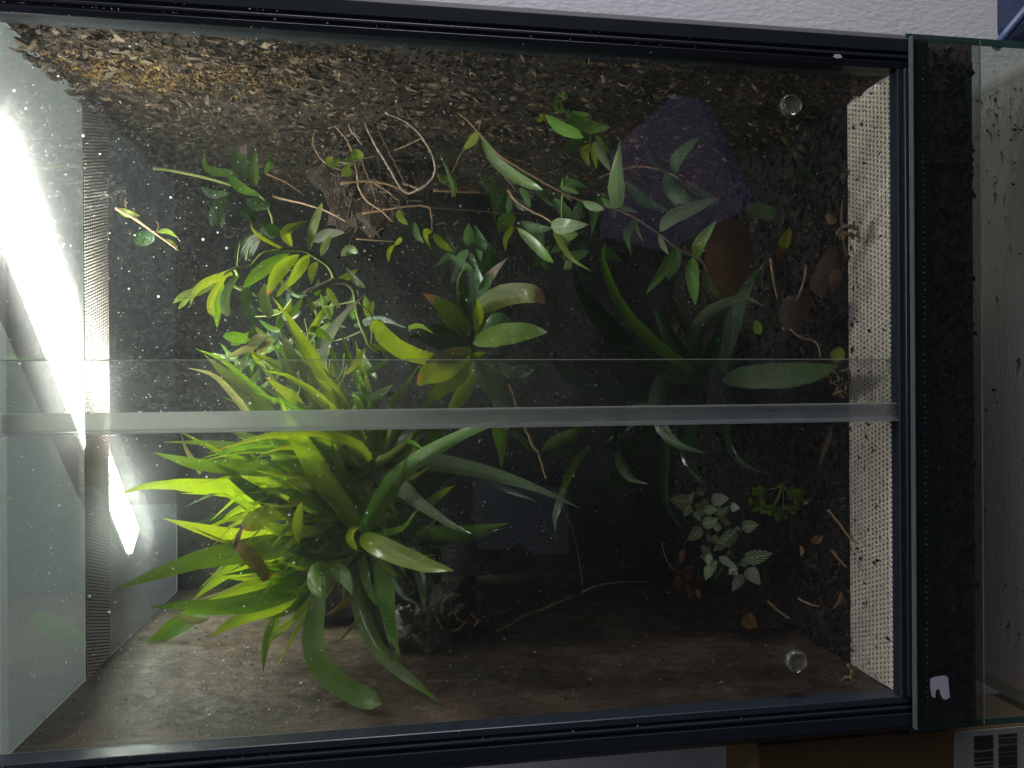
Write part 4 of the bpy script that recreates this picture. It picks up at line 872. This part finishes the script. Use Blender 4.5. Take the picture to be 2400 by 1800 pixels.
stem(Hp, [(900,245),(894,258),(894,270),(900,283)], 4, loop, .14, name='wire_tie'); stem(Hp, [(830,298),(832,312),(845,325)], 4, loop, .14, name='wire_tie')
clod = None
bmx = bmesh.new(); bmesh.ops.create_icosphere(bmx, subdivisions=4, radius=1)
for v in bmx.verts:
    q = v.co.copy(); v.co = Vector((q.x*.055, q.y*.03, q.z*.045)) * (1+.35*fb(q, 2.2)) + at(850, 400, .27)
me = bpy.data.meshes.new('root_clod'); bmx.to_mesh(me); bmx.free(); me.materials.append(simple('root_soil', (0.06,0.04,0.028), 0.85, var=.7, nscale=150, bump=1, bscale=260)); link(bpy.data.objects.new('root_clod', me), Hp)
# tendril lying on the bark
Tp = MB().tube(spline([at(286,231,.15), at(354,234,.15), at(400,230,.145), at(423,223,.14)], 14), .0016, 6).tube(spline([at(290,236,.15), at(278,250,.155), at(295,262,.155), at(333,253,.15), at(362,255,.15)], 20), .0009, 6).build('dry_tendril', simple('straw', (0.42,0.34,0.14), .6), None, True)
tag(Tp, 'curled straw-coloured tendril lying on the bark beside the orange moss', 'tendril')
# --- dark mounting block and rough branch
dkw = simple('dark_wood', (0.016, 0.012, 0.01), 0.8, var=.6, nscale=60, bump=1, bscale=120)
bmx = bmesh.new(); bmesh.ops.create_cube(bmx, size=1); bmesh.ops.subdivide_edges(bmx, edges=bmx.edges[:], cuts=24, use_grid_fill=True)
zt, zb_ = at(700, 1380, .24).z, at(1030, 1380, .24).z
for v in bmx.verts:
    q = v.co.copy(); v.co = Vector((-0.13+q.x*.16, .26+q.y*.09, (zt+zb_)/2+q.z*(zt-zb_))) + Vector((1,1,.6))*(.004*fb(q, 9))
me = bpy.data.meshes.new('wood_block'); bmx.to_mesh(me); bmx.free(); me.materials.append(dkw); me.polygons.foreach_set('use_smooth', [True]*len(me.polygons))
wb = link(bpy.data.objects.new('wood_block', me)); tag(wb, 'dark weathered wood block behind the strap-leaved rosettes', 'wood block')
stubm, nt, out = nm('grey_bark'); b = N(nt, 'BsdfPrincipled', Roughness=.45); co = objco(nt)
h = math_(nt, 'MULTIPLY_ADD', noise(nt, co, 150, 5, .7, 1.5), .8, noise(nt, co, 500, 3))
nt.links.new(ramp(nt, noise(nt, co, 150, 5, .7, 1.5), [(.3, (.05,.04,.03)), (.5, (.14,.115,.09)), (.72, (.30,.26,.22))]), b.inputs['Base Color'])
bp = N(nt, 'Bump', Strength=.7, Distance=.004); nt.links.new(h, bp.inputs['Height']); nt.links.new(bp.outputs[0], b.inputs['Normal']); nt.links.new(b.outputs[0], out.inputs[0])
def lump(name, c, ax3, rot, mat, label, cat, sub=5, amp=.25, fs=2.0, parent=None):
    bmx = bmesh.new(); bmesh.ops.create_icosphere(bmx, subdivisions=sub, radius=1); rm = Matrix.Rotation(rot, 3, 'Y')
    for v in bmx.verts:
        q = v.co.copy(); v.co = rm @ (Vector((q.x*ax3[0], q.y*ax3[1], q.z*ax3[2]))*(1+amp*fb(q, fs)+.06*fb(q, 9))) + c
    me = bpy.data.meshes.new(name); bmx.to_mesh(me); bmx.free(); me.materials.append(mat); me.polygons.foreach_set('use_smooth', [True]*len(me.polygons))
    return tag(link(bpy.data.objects.new(name, me), parent), label, cat)
st = lump('branch_stub', at(985, 1515, .17), (.040, .035, .026), R(-35), stubm, 'rough grey branch stub lit from above beside the hanging leaves', 'branch')
lump('knot', at(1060, 1475, .19), (.045, .03, .03), R(30), dkw, None, None, parent=st)
for pts in ([(935,1350),(950,1370),(965,1360),(970,1385),(955,1400)], [(1000,1430),(1020,1440),(1035,1470),(1050,1480)], [(1080,1420),(1070,1445),(1090,1460),(1065,1480)], [(985,1440),(1010,1425),(1040,1410),(1070,1400)], [(1105,1440),(1120,1455),(1110,1470)]):
    stem(st, pts, 8, simple('rust_root', (.30,.15,.06), .7, var=.5, nscale=200), .13, name='root', bead=.3, wob=.5)
# --- white-veined plant on the soil
Fp = plant('nerve_plant', 1680, 1290, 0.17, 'white-veined nerve plant on the soil, lower middle, left of the leafy tuft', 'plant')
def Z7(p): return (1500+p[0]*.1808, 1100+p[1]*.1808)
for a, b_, w_, mt in (((620,430),(385,380),190,'fit'),((600,440),(705,295),100,'fit'),((650,440),(575,615),120,'fit'),((765,340),(760,225),100,'fit'),((800,500),(715,450),110,'fit'),((850,510),(830,375),120,'fit'),((840,520),(745,570),120,'fit'),((830,540),(1005,520),110,'fit'),
    ((920,400),(1155,375),150,'fip'),((985,600),(1165,470),110,'fit'),((1010,540),(1085,690),120,'fit'),((1170,490),(1295,510),110,'fip'),((800,710),(1010,640),140,'fit'),((800,750),(605,920),140,'fit'),((690,550),(790,670),80,'fit'),((970,790),(1050,695),110,'fit'),
    ((1260,770),(955,1060),150,'fit'),((1320,770),(1540,720),150,'fit'),((1240,800),(1310,750),60,'fip'),((880,930),(865,840),60,'fip'),((920,1090),(790,980),110,'fit'),((890,1090),(880,1240),90,'fit'),((900,1230),(850,1440),120,'fit'),((930,1310),(1000,1180),70,'fit'),
    ((1020,1130),(1280,1310),90,'fip'),((1150,1300),(1270,1370),90,'fip'),((1330,1170),(1720,1090),170,'fit'),((1390,1280),(1560,1500),170,'fip'),((1340,1370),(1200,1580),120,'fit'),((1170,1010),(1140,940),50,'fip'),((1070,1050),(1000,960),80,'fit'),((1250,1400),(1180,1330),80,'fit')):
    m_ = ((a[0]+b_[0])/2+random.uniform(-15, 15), (a[1]+b_[1])/2+random.uniform(-15, 15)); yy = .125+random.uniform(-.015, .015)
    leaf(Fp, [Z7(a), Z7(m_), Z7(b_)], w_*.1808*1.1, mt, (yy, yy-.008), kind='ovate', fold=.15, n=8, tw=random.uniform(-18, 18))
for a, b_ in (((600,440),(900,900)),((850,520),(900,1000)),((1000,600),(950,1000)),((900,1000),(1000,1500)),((1320,780),(1050,1200)),((1340,1170),(1100,1400)),((1260,790),(1000,1400))):
    stem(Fp, [Z7(a), Z7(((a[0]+b_[0])/2+20, (a[1]+b_[1])/2)), Z7(b_)], 4, STG, (.13,.17))
for i in range(22):
    cx, cy = random.choice(((700,450),(880,560),(900,700),(1080,800),(1050,640),(950,900),(900,1150),(1150,1150),(1300,1250),(1100,950)))
    cx += random.uniform(-70, 70); cy += random.uniform(-70, 70); a = random.uniform(0, 6.3); l = random.uniform(90, 140)
    leaf(Fp, [Z7((cx,cy)), Z7((cx+l*.5*math.cos(a),cy+l*.5*math.sin(a)+6)), Z7((cx+l*math.cos(a),cy+l*math.sin(a)))], random.uniform(14, 20), random.choice(('fit','fit','lobed')), .135+random.random()*.01, kind='ovate', n=7, tw=random.uniform(-15, 15))
for i in range(26):
    cx, cy = random.uniform(900, 1500), random.uniform(700, 1500); a = random.uniform(0, 6.3)
    leaf(Fp, [Z7((cx,cy)), Z7((cx+60*math.cos(a),cy+60*math.sin(a))), Z7((cx+110*math.cos(a),cy+110*math.sin(a)))], 17, 'vd', .16+random.random()*.02, kind='ovate', n=6)
Op = plant('rust_plant', 1600, 1350, 0.17, 'small rust-orange seedling with drooping leaves below the white-veined plant', 'plant')
for a, b_, w_ in (((520,1230),(565,1010),80),((600,1330),(690,1430),140),((480,1400),(500,1560),110),((380,1190),(440,1330),70),((720,1400),(830,1400),80),((610,1470),(660,1680),60),((1190,1520),(1180,1700),60),((560,1300),(700,1250),80),((450,1300),(540,1380),80)):
    leaf(Op, [Z7(a), Z7(((a[0]+b_[0])/2, (a[1]+b_[1])/2+10)), Z7(b_)], w_*.1808, 'red', .16, kind='lance', n=7)
leaf(Op, [Z7((730,1540)), Z7((755,1600)), Z7((760,1680))], 12, 'tan', .15, kind='lance', n=6)
stem(Op, [Z7((280,950)),Z7((330,1130)),Z7((400,1260)),Z7((520,1330)),Z7((620,1350))], 4, STT, .16)
# --- lobed tuft
Mp = plant('leafy_tuft', 1815, 1160, 0.13, 'small curly yellow-green tuft on the soil near the vent, right of the white-veined plant', 'plant')
rn = random.Random(5)
for i in range(46):
    a = rn.uniform(-0.6, 4.1) if i < 34 else rn.uniform(0, 6.28); rr = rn.uniform(.55, 1.0); cx, cy = 1820+58*rr*math.cos(a), 1165+45*rr*math.sin(a)+4
    th = rn.uniform(0, 6.28); l = rn.uniform(10, 20)
    leaf(Mp, [(cx,cy),(cx+l*.5*math.cos(th),cy+l*.5*math.sin(th)),(cx+l*math.cos(th),cy+l*math.sin(th))], rn.uniform(10, 18), 'lobed', .09+rn.random()*.02, kind='oval', fold=.5, n=6, rip=.22)
for i in range(9):
    a = rn.uniform(0, 6.28); stem(Mp, [(1830,1140),(1825+20*math.cos(a),1150+16*math.sin(a)),(1820+50*math.cos(a+.3),1165+40*math.sin(a+.3))], 3, STG, .095)
# ------------------------------------------------------------------ fallen things on the soil
def fallen(label, cat, name, mat, w_, Y, pts, kind='lance', fold=.3, **k):
    o = leaf(None, pts, w_, mat, Y, kind=kind, fold=fold, name=name, **k); return tag(o, label, cat)
fallen('large smooth brown dead leaf hanging behind the vine tip', 'dead leaf', 'dead_leaf', 'dead', 112, (.17,.13), [(1725,515),(1712,570),(1708,630),(1698,700)], 'blunt', .15, tw=0, n=20)
fallen('rust-brown dead leaf with a long stalk, in front of the soil', 'dead leaf', 'dead_leaf', 'dead', 66, (.05,.06), [(1870,690),(1862,725),(1850,765),(1832,780)], 'ovate', .3, tw=0)
so = stem(None, [(1890,620),(1884,660),(1868,705)], 8, STT, .05, name='stalk'); so['label'] = 'tan bent stalk above the rust-brown dead leaf'; so['category'] = 'stalk'
so = stem(None, [(1807,605),(1812,650),(1822,700)], 9, STT, .07, name='stalk'); so['label'] = 'short upright tan stalk left of the long-stalked dead leaf'; so['category'] = 'stalk'
fallen('yellow leaf rotting to brown at its lower half', 'dead leaf', 'dead_leaf', leafmat('yellow_rot', (.30,.27,.02), (.2,.09,.04), .5, trans=.2), 26, (.07,.06), [(1852,532),(1840,565),(1828,590),(1822,610)], 'lance', .2, tw=0)
fallen('dusky green leaf with a squared end, dropped beside the vine tip', 'fallen leaf', 'fallen_leaf', 'gy', 34, (.09,.08), [(1750,487),(1785,494),(1820,505)], 'blunt', .1, tw=0)
fallen('tiny pale leaf sliver near the upper clear bumper', 'fallen leaf', 'fallen_leaf', 'ye', 9, .05, [(1832,319),(1840,330),(1849,342)])
fallen('small dark green leaf lying under the upper bumper', 'fallen leaf', 'fallen_leaf', 'md', 34, .09, [(1858,412),(1880,408),(1900,418)], 'oval', .2)
fallen('yellow-green leaf standing at the vent edge by the door seam', 'fallen leaf', 'fallen_leaf', leafmat('lime', (.22,.28,.02), trans=.3), 32, .03, [(1968,812),(1962,835),(1955,850)], 'lance', .3, tw=0)
fallen('small oval olive leaf floating above the dark soil', 'fallen leaf', 'fallen_leaf', 'lobed', 20, .06, [(1771,750),(1776,768),(1778,785)], 'oval', .1, tw=0)
fallen('torn reddish-brown leaf beside the vent', 'dead leaf', 'dead_leaf', 'dead', 42, (.04,.03), [(1955,580),(1940,620),(1925,660),(1910,690)], 'blunt', .4)
fallen('second torn brown leaf fragment under the reddish one', 'dead leaf', 'dead_leaf', 'dead', 26, (.03,.03), [(1965,625),(1958,655),(1950,690)], 'lance', .4)
fallen('tan crumpled leaf scrap among the dark chips', 'dead leaf', 'dead_leaf', 'tan', 20, .05, [(1938,502),(1950,515),(1955,525)], 'blunt', .4)
fallen('orange wood splinter near the leafy tuft', 'splinter', 'wood_splinter', 'tan', 8, .05, [(1884,1182),(1890,1176),(1896,1170)])
fallen('pale splinter below the leafy tuft', 'splinter', 'wood_splinter', 'tan', 9, .05, [(1877,1278),(1880,1292),(1878,1304)])
fallen('reddish splinter pile by the vent', 'splinter', 'wood_splinter', 'red', 18, .04, [(1900,1270),(1915,1265),(1930,1255)])
fallen('red-brown twig piece above the vent under the profile', 'twig', 'fallen_twig', 'dead', 11, .03, [(1950,1005),(1942,1030),(1930,1060),(1918,1098)])
fallen('curved tan husk near the lower bumper', 'husk', 'seed_husk', 'tan', 11, .03, [(1973,1385),(1968,1410),(1950,1428)], 'lance')
fallen('dim yellow leaf on dark soil', 'fallen leaf', 'fallen_leaf', 'ora', 34, .12, [(1740,1450),(1755,1456),(1772,1450)], 'blunt')
for lab, pts, w_, mt in (('thin tan twig leaning onto the lower vent', [(1940,1195),(1965,1225),(1990,1258),(2010,1275)], 7, STT), ('short tan twig below the leafy tuft', [(1870,1403),(1895,1415),(1920,1422)], 6, STT), ('brown twig with a blunt pale end on the soil', [(1800,1410),(1825,1432),(1852,1450)], 8, STB),
    ('thin root crossing the soil from the dead leaf to the vent', [(1850,770),(1875,790),(1905,798),(1918,812),(1923,838)], 5, STT), ('reddish root hanging at the vent corner', [(1975,470),(1972,510),(1976,560),(1985,600)], 6, STB), ('twig lying by the lower vent edge', [(1950,1290),(1965,1310),(1985,1330)], 8, STB),
    ('thin tan splint stuck at the lower frame edge', [(1318,1672),(1335,1682),(1352,1692)], 9, STT), ('straw fibre on the lower cork wall', [(1115,1692),(1160,1678),(1215,1658)], 4, STT)):
    yy = .05 if pts[0][1] < 1600 else .012
    o = stem(None, pts, w_, mt, (yy, .035) if yy == .05 else (yy, .02), name='fallen_twig', wob=.2); tag(o, lab, 'twig')
lf = chips('leaf_scraps', 520, lambda r: sp_place(r) if r.random() < .4 else (Vector((r.uniform(-.2,.2), .06+.07*r.random(), .142+.003*r.random())), Vector((0,-.4,1)), Vector((r.uniform(-1,1), r.uniform(-1,1), 0))), (.003, .013), chipmat('leaf_scrap', [(0, (.03,.016,.01)), (.6, (.075,.035,.02)), (.9, (.13,.065,.035)), (1, (.2,.13,.06))], .6), None, asp=(.15,.5), seed=31, lift=.4)
tag(lf, 'reddish brown leaf scraps strewn over the soil near the vent', kind='stuff')
# dried flower clumps at the vent
for lab, cx, cy, n, r0 in (('dried tan moss clump at the vent edge, upper one', 1985, 552, 14, 22), ('dried tan root clump at the vent edge under the lime leaf', 1965, 905, 16, 30), ('ochre mould patch at the lower vent corner', 1995, 1588, 10, 16)):
    mb = MB()
    for i in range(n):
        u, v = cx+random.gauss(0, r0*.5), cy+random.gauss(0, r0*.6); a = random.uniform(0, 6.3); p3 = []
        for k in range(4):
            p3.append(at(u, v, .028+random.uniform(-.004, .004))); a += random.gauss(0, .8); u += 7*math.cos(a); v += 7*math.sin(a)
        mb.tube(spline(p3, 8), random.uniform(.0006, .0014), 5)
    tag(mb.build('dried_clump', STT if cx > 1970 else simple('dry_root', (.33,.23,.12), .8), None, True), lab, 'dried moss')
